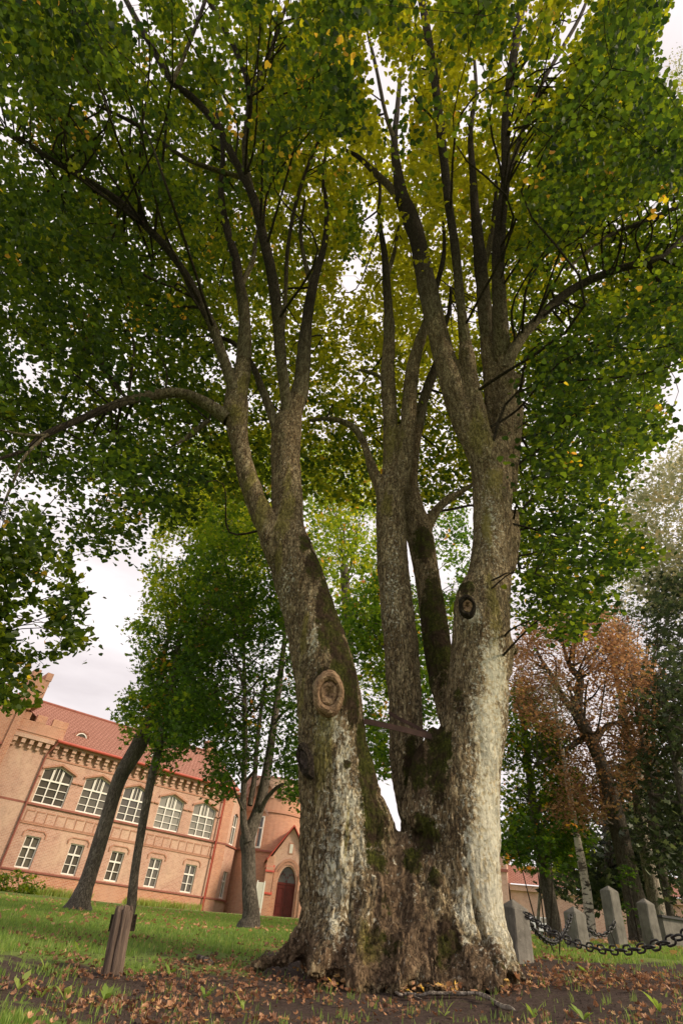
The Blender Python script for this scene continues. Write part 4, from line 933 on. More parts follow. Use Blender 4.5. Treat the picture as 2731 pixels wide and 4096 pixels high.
b = MB(); b.box(-2, 8.5, -.93, -.76, 5.56, 5.68); b.box(-2, 8.5, -.93, -.76, 1.87, 1.97); b.box(-2, 8.5, -.86, -.76, 8.5, 8.6); b.build('end_string_course', M['sill'], bld)
# roof: eaves at z 9.65, ridge behind
def roof_uv(pts): return None
b = MB(); ex, rx, ry, rz_ = 27.3, 27.3, 4.6, 13.15
q = [(11.3, -.62, 9.66), (ex, -.62, 9.66), (rx, ry, rz_), (8.4, ry, rz_)]
sl = math.hypot(ry+.62, rz_-9.66)
b.poly(q, [(11.3, 0), (ex, 0), (rx, sl), (8.4, sl)])
b.poly([(8.4, ry, rz_), (rx, ry, rz_), (27.3, 9.8, 9.66), (8.4, 9.8, 9.66)], [(8.4, 0), (rx, 0), (rx, 5), (8.4, 5)])
b.poly([(27.31, -.4, 9.66), (27.31, 9.6, 9.66), (27.31, ry, rz_-.03)])
roof = b.build('roof', M['tiles'], bld)
b = MB(); b.tube([(8.4, ry, rz_+.03), (rx, ry, rz_+.03)], .11, 8); rd = b.build('ridge', M['sill'], roof)
for x in (13.3, 19.5):       # eyebrow dormers
    b = MB(); yy = .75; zz = 9.66+(yy+.62)*(rz_-9.66)/(ry+.62)-.12; n_ = 12
    arc = [(x+.62*math.cos(math.pi*i/n_), .6*math.sin(math.pi*i/n_)) for i in range(n_+1)]; arc2 = [(x+.45*math.cos(math.pi*i/n_), .44*math.sin(math.pi*i/n_)) for i in range(n_+1)]
    for i in range(n_):
        a, c = arc[i], arc[i+1]; a2, c2 = arc2[i], arc2[i+1]
        b.poly([(a[0], yy, zz+a[1]), (c[0], yy, zz+c[1]), (c[0], yy+1.6, zz+c[1]), (a[0], yy+1.6, zz+a[1])]); b.poly([(a[0], yy, zz+a[1]), (a2[0], yy, zz+a2[1]), (c2[0], yy, zz+c2[1]), (c[0], yy, zz+c[1])])
    dm = b.build('dormer', M['tiles'], bld)
    b = MB(); b.prism([(p[0], zz+p[1]) for p in arc2], yy+.04, yy+.08); b.build('pane', M['glass'], dm)
    b = MB()
    for i in range(n_):
        a, c = arc2[i], arc2[i+1]; k = .82; a2 = (x+(a[0]-x)*k, a[1]*k); c2 = (x+(c[0]-x)*k, c[1]*k); b.poly([(a[0], yy+.02, zz+a[1]), (c[0], yy+.02, zz+c[1]), (c2[0], yy+.02, zz+c2[1]), (a2[0], yy+.02, zz+a2[1])])
    b.box(x-.45, x+.45, yy-.02, yy+.03, zz, zz+.07); b.build('frame', M['white'], dm)
b = MB(); b.tube([(11.4, -.72, 9.6), (27.2, -.72, 9.6)], .1, 8); b.box(11.35, 27.2, -.66, -.44, 9.63, 9.69); b.build('gutter', M['redpaint'], bld)
b = MB(); b.tube([(26.3, -.72, 9.5), (26.3, -.3, 9.1), (26.25, -.22, 8.9), (26.25, -.22, 1.2), (26.2, -.4, 1.05)], .065, 8); b.build('downpipe', M['redpaint'], bld)
b = MB(); b.tube([(11.45, -.72, 9.5), (11.15, -.3, 8.75), (11.13, -.24, 8.5), (11.13, -.24, .9)], .065, 8); b.build('downpipe', M['sill'], bld)
for x in (14.0, 20.5, 25.8):
    b = MB(); b.box(x, x+.8, 4.2, 5.0, 12.5, 13.9); b.box(x-.08, x+.88, 4.12, 5.08, 13.9, 14.05)
    if x > 15: b.build('chimney', M['brick_trim'], roof)
def win(x0, x1, z0, z1, apex, cols, rows, transom, y=.17, par=None, name='window', xf=None):
    """white frame of mullions and bars, with its pane behind"""
    b = MB(); t = .055; X = xf or (lambda v: v)
    def bx(a0, a1, c0, c1, yo=0): b.box(a0, a1, y-.04+yo, y+.04+yo, c0, c1)
    bx(x0, x0+t*1.4, z0, z1); bx(x1-t*1.4, x1, z0, z1); bx(x0, x1, z0-.03, z0+t*1.6, -.012); bx(x0+t, x1-t, transom-.05, transom+.05, -.01)
    if not apex: bx(x0, x1, z1-t*1.4, z1, -.01)
    w_ = x1-x0
    for i in range(1, cols): c_ = x0+w_*i/cols; bx(c_-.04, c_+.04, z0+t, z1+(0 if not apex else .1), -.004)
    for j in range(1, rows): c_ = z0+(transom-z0)*j/rows; bx(x0+t, x1-t, c_-.022, c_+.022, .004)
    if apex:
        for i in (-1, 0, 1): c_ = (x0+x1)/2+i*.27; bx(c_-.022, c_+.022, transom, apex-.06-abs(i)*.1, .006)
        xm = (x0+x1)/2
        b.prism([(x0, z1-.06), (xm, apex-.06), (x1, z1-.06), (x1, z1), (xm, apex), (x0, z1)], y-.03, y+.03)
    o = b.build(name, M['white'], par)
    b = MB(); b.box(x0, x1, y+.05, y+.07, z0, z1) if not apex else b.prism([(x0, z0), (x1, z0), (x1, z1), ((x0+x1)/2, apex), (x0, z1)], y+.05, y+.07)
    b.build('pane', M['glass'], o)
    return o
for x in upx:
    win(x, x+2.15, 5.72, 7.82, 8.18, 3, 3, 7.2, par=bld)
    b = MB()     # brick hood following the head
    b.prism([(x-.16, 7.78), (x-.02, 7.86), (x+1.075, 8.24), (x+2.17, 7.86), (x+2.31, 7.78), (x+2.31, 7.92), (x+1.075, 8.38), (x-.16, 7.92)], -.12, -.004)
    b.box(x-.42, x-.05, -.11, -.005, 7.32, 7.4); b.box(x+2.2, x+2.57, -.11, -.007, 7.32, 7.4); b.build('hood', M['brick_trim'], bld)
for x in low:
    win(x, x+1.0, 2.04, 3.84, None, 2, 2, 3.2, par=bld)
    b = MB(); b.prism([(x-.28, 3.75), (x-.28, 4.02), (x-.05, 4.2), (x+1.05, 4.2), (x+1.28, 4.02), (x+1.28, 3.75), (x+1.2, 3.75), (x+1.2, 3.98), (x+1.02, 4.13), (x-.02, 4.13), (x-.2, 3.98), (x-.2, 3.75)], -.05, -.004); b.build('hood', M['brick_trim'], bld)
# link wall from the corner back to the tower: a receding face with two narrow windows
cx0, cy0 = 27.27, 0.0; cx1, cy1 = W2L(-5.55, 54.6)
L_ = math.hypot(cx1-cx0, cy1-cy0); ang = math.atan2(cy1-cy0, cx1-cx0)
def sub(loc, a, mb, name, mt, par=bld, smooth=False):
    Mx = Matrix.Translation(Vector(loc)) @ Matrix.Rotation(a, 4, 'Z'); mb.v = [Mx @ v for v in mb.v]; return mb.build(name, mt, par, smooth)
b = MB(); hh = [[(.9, 2.04), (1.9, 2.04), (1.9, 3.84), (.9, 3.84)], [(.8, 5.72), (1.9, 5.72), (1.9, 7.9), (1.35, 8.1), (.8, 7.9)]]
b.holed([(0, .2), (L_, .2), (L_, zt), (0, zt)], hh, 0)
for h in hh: b.reveal(h, 0, .25)
sub((cx0, cy0, 0), ang, b, 'link_wall', M['brick'])
for h in hh:
    b = MB(); x0, x1, z0, z1 = h[0][0], h[1][0], h[0][1], h[2][1]
    b.box(x0, x0+.1, .1, .18, z0, z1); b.box(x1-.1, x1, .1, .18, z0, z1); b.box(x0, x1, .09, .17, (z0+z1)/2+.2, (z0+z1)/2+.3); b.box((x0+x1)/2-.04, (x0+x1)/2+.04, .105, .165, z0, z1); b.box(x0, x1, .08, .17, z0, z0+.1)
    o = sub((cx0, cy0, 0), ang, b, 'window', M['white']); b = MB(); b.box(x0, x1, .19, .21, z0, z1); sub((cx0, cy0, 0), ang, b, 'pane', M['glass'], o)
for a_0, a_1, z0, z1 in ((-.05, .12, 1.87, 1.97), (-.05, .12, 5.56, 5.68), (0, .3, 9.3, 9.6)):
    b = MB(); b.box(a_0, L_, -a_1, -.004, z0, z1); sub((cx0, cy0, 0), ang, b, 'link_string_course', M['sill'])
# round tower
tx, ty = W2L(-2.85, 56.8); TR = 3.05
def cyl(name, r, z0, z1, mt, n_=48, r2=None, cap=False, par=bld, smooth=True):
    b = MB(); r2 = r2 or r
    for i in range(n_):
        a, c = 2*math.pi*i/n_, 2*math.pi*(i+1)/n_
        b.poly([(tx+r*math.cos(a), ty+r*math.sin(a), z0), (tx+r*math.cos(c), ty+r*math.sin(c), z0), (tx+r2*math.cos(c), ty+r2*math.sin(c), z1), (tx+r2*math.cos(a), ty+r2*math.sin(a), z1)], [(a*TR, z0), (c*TR, z0), (c*TR, z1), (a*TR, z1)])
        if cap: b.poly([(tx, ty, z1), (tx+r2*math.cos(a), ty+r2*math.sin(a), z1), (tx+r2*math.cos(c), ty+r2*math.sin(c), z1)])
    return b.build(name, mt, par, smooth)
tw = cyl('round_tower', TR, .3, 11.0, M['brick_old'])
cyl('tower_string_course', TR+.12, 5.56, 5.68, M['sill'], r2=TR+.1, cap=True); cyl('tower_ring', TR+.1, 8.55, 8.68, M['brick_trim'], r2=TR+.08, cap=True)
cyl('tower_cornice', TR+.32, 10.7, 11.3, M['brick'], r2=TR+.36, cap=True); cyl('tower_cap', TR+.45, 11.3, 11.42, M['redpaint'], r2=TR+.1, cap=True)
b = MB()        # arched corbel table: pilaster strips with round heads
for i in range(22):
    a = 2*math.pi*i/22; Mx = Matrix.Translation((tx, ty, 0)) @ Matrix.Rotation(a, 4, 'Z')
    b.box(TR-.02, TR+.28, -.12, .12, 9.9, 10.7, Mx); b.box(TR-.02, TR+.18, -.1, .1, 9.65, 9.9, Mx)
    for k in range(6):
        t0, t1 = math.pi*k/6, math.pi*(k+1)/6; r_ = .31
        Mh = Mx @ Matrix.Rotation(math.pi/22, 4, 'Z')
        b.poly([Mh @ Vector((TR+.27, r_*math.cos(t0), 10.3+r_*math.sin(t0))), Mh @ Vector((TR+.27, r_*math.cos(t1), 10.3+r_*math.sin(t1))), Mh @ Vector((TR+.27, r_*math.cos(t1), 10.72)), Mh @ Vector((TR+.27, r_*math.cos(t0), 10.72))])
b.build('tower_corbel_table', M['brick'], bld)
def curved_window(az, z0, z1, w_):
    """tower window at an angle on the drum"""
    Mx = Matrix.Translation((tx, ty, 0)) @ Matrix.Rotation(az, 4, 'Z'); b = MB()
    R_ = TR+.03
    b.box(R_-.1, R_, -w_/2, -w_/2+.1, z0, z1, Mx); b.box(R_-.1, R_, w_/2-.1, w_/2, z0, z1, Mx); b.box(R_-.1, R_+.01, -w_/2, w_/2, z0-.02, z0+.1, Mx); b.box(R_-.1, R_+.004, -w_/2, w_/2, z0+(z1-z0)*.6, z0+(z1-z0)*.6+.1, Mx); b.box(R_-.1, R_+.002, -.04, .04, z0, z1, Mx); b.box(R_-.1, R_+.006, -w_/2, w_/2, z1-.1, z1, Mx)
    o = b.build('window', M['white'], bld); b = MB(); b.box(R_-.12, R_-.04, -w_/2+.05, w_/2-.05, z0, z1, Mx); b.build('pane', M['glass'], o)
    b = MB()
    for k in range(8):
        t0, t1 = math.pi*k/8, math.pi*(k+1)/8; ra, rb = w_/2+.12, w_/2+.34
        b.poly([Mx @ Vector((TR+.06, ra*math.cos(t0), z1+ra*math.sin(t0)*.8)), Mx @ Vector((TR+.06, ra*math.cos(t1), z1+ra*math.sin(t1)*.8)), Mx @ Vector((TR+.06, rb*math.cos(t1), z1+rb*math.sin(t1)*.8)), Mx @ Vector((TR+.06, rb*math.cos(t0), z1+rb*math.sin(t0)*.8))])
    b.build('hood', M['brick'], bld)
wa = lambda wx, wy: math.atan2(W2L(wx, wy)[1]-ty, W2L(wx, wy)[0]-tx)
curved_window(wa(-3.9, 53.9), 5.8, 8.2, 1.05)
# straight wing right of the tower
ax_, ay_ = W2L(-.2, 57.2); bx_, by_ = W2L(13.8, 61.8); a_ = math.atan2(by_-ay_, bx_-ax_); Lw = math.hypot(bx_-ax_, by_-ay_)
b = MB(); hh = [[(.55+3.1*k, 5.72), (1.65+3.1*k, 5.72), (1.65+3.1*k, 8.0), (.55+3.1*k, 8.0)] for k in range(4)]+[[(.6+3.1*k, 2.04), (1.6+3.1*k, 2.04), (1.6+3.1*k, 3.9), (.6+3.1*k, 3.9)] for k in range(1, 4)]
b.holed([(0, .3), (Lw, .3), (Lw, 9.0), (0, 9.0)], hh, 0)
for h in hh: b.reveal(h, 0, .25)
b.box(0, Lw, .3, 9, .3, 9.0); sub((ax_, ay_, 0), a_, b, 'rear_wall', M['brick'])
for h in hh:
    b = MB(); x0, x1, z0, z1 = h[0][0], h[1][0], h[0][1], h[2][1]
    b.box(x0, x0+.1, .1, .18, z0, z1); b.box(x1-.1, x1, .1, .18, z0, z1); b.box(x0, x1, .09, .17, z0+(z1-z0)*.6, z0+(z1-z0)*.6+.1); b.box((x0+x1)/2-.04, (x0+x1)/2+.04, .105, .165, z0, z1); b.box(x0, x1, .08, .17, z0, z0+.1); b.box(x0, x1, .085, .17, z1-.08, z1)
    o = sub((ax_, ay_, 0), a_, b, 'window', M['white']); b = MB(); b.box(x0, x1, .2, .22, z0, z1); sub((ax_, ay_, 0), a_, b, 'pane', M['glass'], o)
b = MB(); b.box(0, Lw, -.12, -.004, 5.56, 5.68); b.box(0, Lw, -.12, -.004, 1.87, 1.97); b.box(0, Lw, -.35, -.004, 8.5, 9.05); sub((ax_, ay_, 0), a_, b, 'rear_string_course', M['brick_trim'])
b = MB(); b.poly([(0, -.5, 9.07), (Lw, -.5, 9.07), (Lw, 4.5, 9.9), (0, 4.5, 9.9)], [(0, 0), (Lw, 0), (Lw, 6), (0, 6)]); b.poly([(0, 4.5, 9.9), (Lw, 4.5, 9.9), (Lw, 9.3, 9.07), (0, 9.3, 9.07)], [(0, 0), (Lw, 0), (Lw, 6), (0, 6)])
sub((ax_, ay_, 0), a_, b, 'rear_roof', M['tiles'])
b = MB(); b.box(5.9, 6.6, 1, 2, 9.2, 11.0); b.box(5.8, 6.7, .9, 2.1, 11.0, 11.2); sub((ax_, ay_, 0), a_, b, 'chimney', M['brick_trim'])
# gabled porch with the arched door
px_, py_ = W2L(-2.35, 50.4); qx_, qy_ = W2L(.75, 50.75); pa = math.atan2(qy_-py_, qx_-px_); PW = math.hypot(qx_-px_, qy_-py_)
PM = Matrix.Translation((px_, py_, 0)) @ Matrix.Rotation(pa, 4, 'Z')
def pbuild(mb, name, mt, par): mb.v = [PM @ v for v in mb.v]; return mb.build(name, mt, par)
mid = PW/2+.1
def arch(cx, hw, z0, zs, rise, n_=7):
    pts = [(cx-hw, z0), (cx+hw, z0)]
    for i in range(n_+1): t = i/n_; pts.append((cx+hw*(1-t**1.6), zs+rise*math.sin(t*math.pi/2)))
    for i in range(n_-1, -1, -1): t = i/n_; pts.append((cx-hw*(1-t**1.6), zs+rise*math.sin(t*math.pi/2)))
    return pts
eav, apx = 5.0, 7.15
ar = arch(mid, .72, 1.25, 3.35, 1.15)
b = MB(); b.holed([(.25, .9), (PW, .9), (PW, eav), (mid, apx), (.25, eav)], [ar], 0); b.reveal(ar, 0, .55)
b.poly([(.25, 0, .9), (.25, 4.2, .9), (.25, 4.2, eav), (.25, 0, eav)]); b.poly([(PW, 0, .9), (PW, 4.2, .9), (PW, 4.2, eav), (PW, 0, eav)])
porch = pbuild(b, 'porch', M['brick'], bld)
b = MB()       # stepped buttresses and offsets
b.box(-.25, .55, -.35, .35, .9, 2.6); b.box(-.1, .5, -.28, .3, 2.6, 4.3); b.box(.55, .85, -.2, 0, .9, 4.0); b.box(-.1, .45, -.1, 2.5, 4.30, 4.62); b.box(-.1, .42, -.12, .2, 4.62, 5.0)
pbuild(b, 'buttress', M['brick_old'], porch); b = MB()
b.box(PW-.35, PW+.35, -.3, .35, .9, 3.0); b.box(PW-.3, PW+.15, -.22, .3, 3.0, 4.1); b.box(PW-.6, PW-.35, -.2, 0, .9, 4.0); b.box(PW-.25, PW+.15, -.12, .2, 4.1, 4.9)
pbuild(b, 'buttress', M['brick_old'], porch)
for (x0, x1, z0, z1, y_) in ((-.3, .6, 2.58, 2.85, .4), (-.14, .55, 4.0, 4.45, .34)):
    b = MB(); b.poly([(x0, -y_, z0), (x1, -y_, z0), (x1, -.02, z1), (x0, -.02, z1)]); b.poly([(x0, -y_, z0-.06), (x1, -y_, z0-.06), (x1, -y_, z0), (x0, -y_, z0)]); pbuild(b, 'buttress_cap', M['redpaint'], porch)
b = MB(); b.poly([(PW-.4, -.34, 2.98), (PW+.4, -.34, 2.98), (PW+.2, -.02, 3.5), (PW-.3, -.02, 3.5)])
pbuild(b, 'buttress_cap', M['redpaint'], porch)
b = MB()       # voussoirs and mouldings round the arch
for r_, y_ in ((.12, -.05), (.34, -.09)):
    o_ = arch(mid, .72+r_+.14, 3.3, 3.35, 1.15+r_+.16); i_ = arch(mid, .72+r_-.02, 3.3, 3.35, 1.15+r_-.02)
    for k in range(2, len(o_)-1): b.poly([(i_[k][0], y_, i_[k][1]), (o_[k][0], y_, o_[k][1]), (o_[k+1][0], y_, o_[k+1][1]), (i_[k+1][0], y_, i_[k+1][1])])
b.box(mid-.98, mid-.74, -.07, -.003, 1.2, 3.35); b.box(mid+.74, mid+.98, -.07, -.003, 1.2, 3.35)
b.prism([(mid-.2, 5.3), (mid+.2, 5.3), (mid+.2, 6.1), (mid-.2, 6.1)], -.03, -.002)
pbuild(b, 'arch_moulding', M['brick_trim'], porch)
b = MB(); b.prism([(mid-.13, 5.38), (mid+.13, 5.38), (mid+.13, 6.0), (mid-.13, 6.0)], -.045, -.031); pbuild(b, 'niche_panel', M['cream'], porch)
b = MB()
for s_ in (-1, 1):
    xe = mid+s_*(PW/2+.25); 
    b.poly([(mid, -.28, apx+.2), (xe, -.28, eav-.2), (xe, 4.3, eav-.2), (mid, 4.3, apx+.2)]); b.poly([(mid, -.28, apx+.08), (xe, -.28, eav-.32), (xe, -.28, eav-.2), (mid, -.28, apx+.2)])
    b.poly([(mid, -.28, apx+.08), (xe, -.28, eav-.32), (xe, 4.3, eav-.32), (mid, 4.3, apx+.08)])
    for k in range(1, 7): y_ = -.28+k*.65; b.poly([(mid, y_, apx+.21), (xe, y_, eav-.19), (xe, y_, eav-.13), (mid, y_, apx+.27)])
pbuild(b, 'porch_roof', M['redpaint'], porch)
b = MB(); b.prism(arch(mid, .72, 1.25, 3.35, 1.15), .5, .54); pbuild(b, 'fanlight', M['glass'], porch)
b = MB(); b.box(mid-.72, mid-.012, .40, .48, 1.27, 3.3); b.box(mid+.012, mid+.72, .40, .48, 1.27, 3.3); b.box(mid-.74, mid+.74, .36, .49, 3.3, 3.44)
for s_ in (-.36, .36):
    for z0, z1 in ((1.45, 1.95), (2.1, 3.1)):
        for x_ in (-.24, .21): b.box(mid+s_+x_, mid+s_+x_+.03, .37, .398, z0, z1)
        b.box(mid+s_-.24, mid+s_+.24, .372, .397, z0, z0+.03); b.box(mid+s_-.24, mid+s_+.24, .372, .397, z1-.03, z1)
for s_ in (-1, 1):
    for k in range(7):
        t0, t1 = math.pi*k/7, math.pi*(k+1)/7; r_ = .33; c_ = mid+s_*.34
        b.box(c_+r_*math.cos((t0+t1)/2)-.03, c_+r_*math.cos((t0+t1)/2)+.03, .44, .48, 3.44+.6*math.sin((t0+t1)/2)-.09, 3.44+.6*math.sin((t0+t1)/2)+.05)
pbuild(b, 'door', M['door'], porch)
# grey sheet roof and brick gable glimpsed over the ridge
b = MB(); b.poly([(21.5, 10, 12.9), (27.5, 10, 12.9), (27.5, 15, 16.0), (22.0, 15, 16.2)]); b.poly([(27.5, 10, 12.9), (34, 10, 11.2), (34, 15, 11.2), (27.5, 15, 16)]); b.box(21.5, 34, 10.2, 15, 1, 11); b.build('sheet_roof', M['zinc'], bld)

# board leaning beside the porch
o_ = atD(1031, 3620/VS*1.0, 49.0) if False else atD(592, 2078, 49.0)
bp = empty('notice_board', (o_[0], o_[1], gz1(o_[0], o_[1])), .1); tag(bp, 'pale upright board beside the porch of the brick school', 'board')
b = MB(); b.box(-.33, .33, -.03, .03, .45, 2.0); b.build('panel', M['cream'], bp)
b = MB(); b.box(-.3, -.22, -.05, -.035, -.1, 2.1); b.box(.22, .3, -.05, -.035, -.1, 2.1); b.build('post', M['white'], bp)
# shrub under the first windows
sp = atD(22, 2046, 43); sh = empty('shrub', (sp[0], sp[1], gz1(sp[0], sp[1]))); tag(sh, 'low pale green leafy shrub at the foot of the brick wall', 'shrub')
c_ = rng.normal(0, 1, (130, 3)); c_ /= np.linalg.norm(c_, axis=1)[:, None]; c_ = c_*np.array([1.9, .8, .7])*rng.uniform(.5, 1, (130, 1))+np.array([sp[0], sp[1], sh.location.z+.35]); c_[:, 2] = np.maximum(c_[:, 2], sh.location.z+.05)
make_crown('foliage', c_, 10, .25, .6, .17, 'clump', .9, M['leaf_bg'], sh, .5, .12, 0)
tubes('stem', [np.array([[sp[0]+x*.1, sp[1], sh.location.z-.1, .03], [sp[0]+x, sp[1], sh.location.z+.6, .01]]) for x in (-.8, 0, .8)], 5, M['bark_dark'], sh, 0, 2)

# far brick house and car on the right
hp = (20.0, 83.2); hr = empty('far_brick_house', (hp[0], hp[1], gz1(*hp)), math.radians(-20)); tag(hr, 'distant low orange brick house glimpsed behind the stone posts', 'building')
zb = hr.location.z; hr.scale = (1.6, 1.6, 1.6)
b = MB(); b.box(-4, 4.5, 0, 8, -1, 5.4); b.build('wall', M['brick'], hr)
b = MB(); b.box(4.6, 22, 1, 8, -1, 3.2)
b.box(4.6, 22, .7, .99, 2.82, 3.2); b.build('wing', M['brick'], hr)
b = MB(); b.poly([(4.5, .5, 3.25), (22, .5, 3.25), (22, 5, 5.0), (4.5, 5, 5.0)], [(4.5, 0), (22, 0), (22, 5), (4.5, 5)]); b.build('roof', M['tiles'], hr)
b = MB(); b.box(-4.1, 4.6, -.1, -.003, 3.9, 4.1); b.box(-4.1, 4.6, -.2, 8.1, 5.42, 5.7); b.build('cornice', M['sill'], hr)
cp = atD(1222, 2146, 66); cr_ = empty('parked_car', (cp[0], cp[1], gz1(cp[0], cp[1])+.02), math.radians(12)); tag(cr_, 'silver car parked far off, seen between the first two stone posts', 'car')
b = MB(); prof = [(-2.1, .35), (-2.15, .75), (-1.95, .92), (-1.5, .98), (-.75, 1.02), (-.1, 1.42), (1.1, 1.46), (1.75, 1.05), (2.1, .98), (2.15, .4)]
b.prism(prof, -.85, .85); b.build('body', M['silver'], cr_)
for y in (-.857, .851):
    b = MB(); b.prism([(-.6, 1.02), (-.05, 1.36), (.45, 1.39), (.45, 1.02)], y, y+.006); b.prism([(.52, 1.02), (.52, 1.39), (1.05, 1.38), (1.5, 1.04)], y, y+.006); b.build('side_window', M['glass'], cr_)
b = MB(); b.poly([(-.74, -.7, 1.035), (-.74, .7, 1.035), (-.12, .62, 1.43), (-.12, -.62, 1.43)]); b.build('windscreen', M['glass'], cr_)
for x in (-1.35, 1.35):
    for y in (-.8, .8):
        b = MB(); n_ = 20
        b.prism([(x+.32*math.cos(2*math.pi*i/n_), .32+.32*math.sin(2*math.pi*i/n_)) for i in range(n_)], y-.1, y+.1); wl_ = b.build('wheel', M['tyre'], cr_)
        b = MB(); b.prism([(x+.19*math.cos(2*math.pi*i/n_), .32+.19*math.sin(2*math.pi*i/n_)) for i in range(n_)], y-.11, y+.11); b.build('rim', M['silver'], wl_)
for y in (-.6, .6):
    b = MB(); b.box(-2.17, -2.1, y-.18, y+.18, .66, .8); b.build('headlight', M['white'], cr_)

# ------------------------------------------------------------------ stone posts and chains
def stone_post(vx, vyb, D, wv, hgt, rz, label, chamfer=.0):
    p = atD(vx, vyb, D); zb = gz1(p[0], p[1]); w2 = wv/2
    r = empty('stone_post', (p[0], p[1], zb), rz); tag(r, label, 'post', 'square stone posts')
    bm = __import__('bmesh').new(); bmesh = __import__('bmesh')
    # shaft with slightly battered, rounded arrises; pyramid cap
    lv = [(-.15, w2*1.07), (.0, w2*1.06), (hgt*.3, w2*1.03), (hgt*.6, w2*1.01), (hgt-.02, w2), (hgt, w2*.94), (hgt+w2*.62, w2*.08), (hgt+w2*.65, w2*.03)]; c = .86; rings = []
    for z, h_ in lv:
        ring = []
        for sx, sy in ((1, -1), (1, 1), (-1, 1), (-1, -1)):
            for a, bq in (((1, c), (c, 1)) if sx*sy > 0 else ((c, 1), (1, c))):
                ring.append(bm.verts.new((sx*a*h_+random.uniform(-.003, .003), sy*bq*h_+random.uniform(-.003, .003), z)))
        rings.append(ring)
    for a, bq in zip(rings, rings[1:]):
        for i in range(8): bm.faces.new([a[i], a[(i+1) % 8], bq[(i+1) % 8], bq[i]])
    bm.faces.new(rings[-1]); bmesh.ops.subdivide_edges(bm, edges=bm.edges[:], cuts=1)
    for v in bm.verts: v.co.x += random.uniform(-.0025, .0025); v.co.y += random.uniform(-.0025, .0025)
    bm.normal_update(); me = bpy.data.meshes.new('shaft'); bm.to_mesh(me); bm.free(); link('shaft', me, M['granite'], r)
    return r, p, zb
P1, p1, z1_ = stone_post(1188, 2210, 8.5, .27, .52, math.radians(28), 'broad grey stone post right beside the big trunk, with a chain hung on it')
P2, p2, z2_ = stone_post(1330, 2186, 11.5, .25, .48, math.radians(24), 'short stone post with a green algae tinge, second from the trunk')
P3, p3, z3_ = stone_post(1421, 2182, 12.6, .225, .80, math.radians(22), 'tallest of the stone posts, a slim one with a pointed cap')
P4, p4, z4_ = stone_post(1503, 2184, 13.0, .22, .64, math.radians(22), 'stone post standing in front of the low dark-capped box')
bpz = atD(1572, 2190, 13.6); sb = empty('stone_box', (bpz[0], bpz[1], gz1(bpz[0], bpz[1])), math.radians(18)); tag(sb, 'low grey stone box with a dark cap beside the last post', 'stone box')
b = MB(); b.box(-.35, 1.9, 0, .45, -.2, .42); b.box(.3, .34, -.012, -.001, -.1, .42); b.build('wall', M['granite'], sb)
b = MB(); b.box(-.4, 1.95, -.05, .5, .42, .455); b.build('cap', M['iron'], sb)
def chain_link_mesh(Lk, Wk, r):
    b = MB(); pts = []; s = Lk/2-Wk/2; n_ = 5
    for i in range(n_+1): a = -math.pi/2+math.pi*i/n_; pts.append((s+Wk/2*math.cos(a), Wk/2*math.sin(a)))
    for i in range(n_+1): a = math.pi/2+math.pi*i/n_; pts.append((-s+Wk/2*math.cos(a), Wk/2*math.sin(a)))
    k = 6; rings = []; m_ = len(pts)
    for i, p in enumerate(pts):
        t = Vector((pts[(i+1) % m_][0]-pts[i-1][0], pts[(i+1) % m_][1]-pts[i-1][1], 0)).normalized(); nn = Vector((t.y, -t.x, 0))
        rings.append([Vector((p[0], p[1], 0))+nn*r*math.cos(2*math.pi*j/k)+Vector((0, 0, r*math.sin(2*math.pi*j/k))) for j in range(k)])
    V_ = [v for g_ in rings for v in g_]; F_ = [(i*k+j, i*k+(j+1) % k, ((i+1) % m_)*k+(j+1) % k, ((i+1) % m_)*k+j) for i in range(m_) for j in range(k)]
    return np.array(V_), np.array(F_)
def hang_chain(a, c, sag, Lk, Wk, r, label):
    a = Vector(a); c = Vector(c); n0 = 400; pt = [a.lerp(c, i/n0)-Vector((0, 0, sag*4*(i/n0)*(1-i/n0))) for i in range(n0+1)]
    d = [0]; 
    for p, q in zip(pt, pt[1:]): d.append(d[-1]+(q-p).length)
    pitch = Lk-2.2*r; n_ = int(d[-1]/pitch); root_ = empty('hanging_chain', a); tag(root_, label, 'chain', 'iron chains between the posts')
    V0, F0_ = chain_link_mesh(Lk, Wk, r); me = npmesh('link', V0, F0_, True); me.materials.append(M['iron'])
    for i in range(min(n_, 95)):
        s = (i+.5)*pitch; j = min(range(len(d)), key=lambda q: abs(d[q]-s)); p = pt[j]; t = (pt[min(j+2, n0)]-pt[max(j-2, 0)]).normalized()
        side = t.cross(Vector((0, 0, 1))).normalized(); up = side.cross(t); 
        if i % 2: side, up = up, -side
        tw_ = random.uniform(-.25, .25); side, up = side*math.cos(tw_)+up*math.sin(tw_), up*math.cos(tw_)-side*math.sin(tw_)
        Mx = Matrix((t, side, up)).transposed().to_4x4(); Mx.translation = p-a
        o = bpy.data.objects.new('chain_link', me); col.objects.link(o); o.parent = root_; o.matrix_local = Mx
q1 = atD(1205, 2095, 8.3); q2 = atD(1690, 2075, 5.3)
hang_chain(q1, q2, .30, .125, .062, .0085, 'heavy iron chain in front, rising to the right edge of the picture')
q3 = atD(1206, 2105, 8.45); q4 = atD(1310, 2098, 11.35)
hang_chain(q3, q4, .30, .115, .06, .011, 'iron chain sagging between the two posts nearest the trunk')
q5 = atD(1334, 2118, 11.5); q6 = atD(1413, 2112, 12.4)
hang_chain(q5, q6, .19, .115, .06, .011, 'iron chain sagging between the second post and the tallest post')

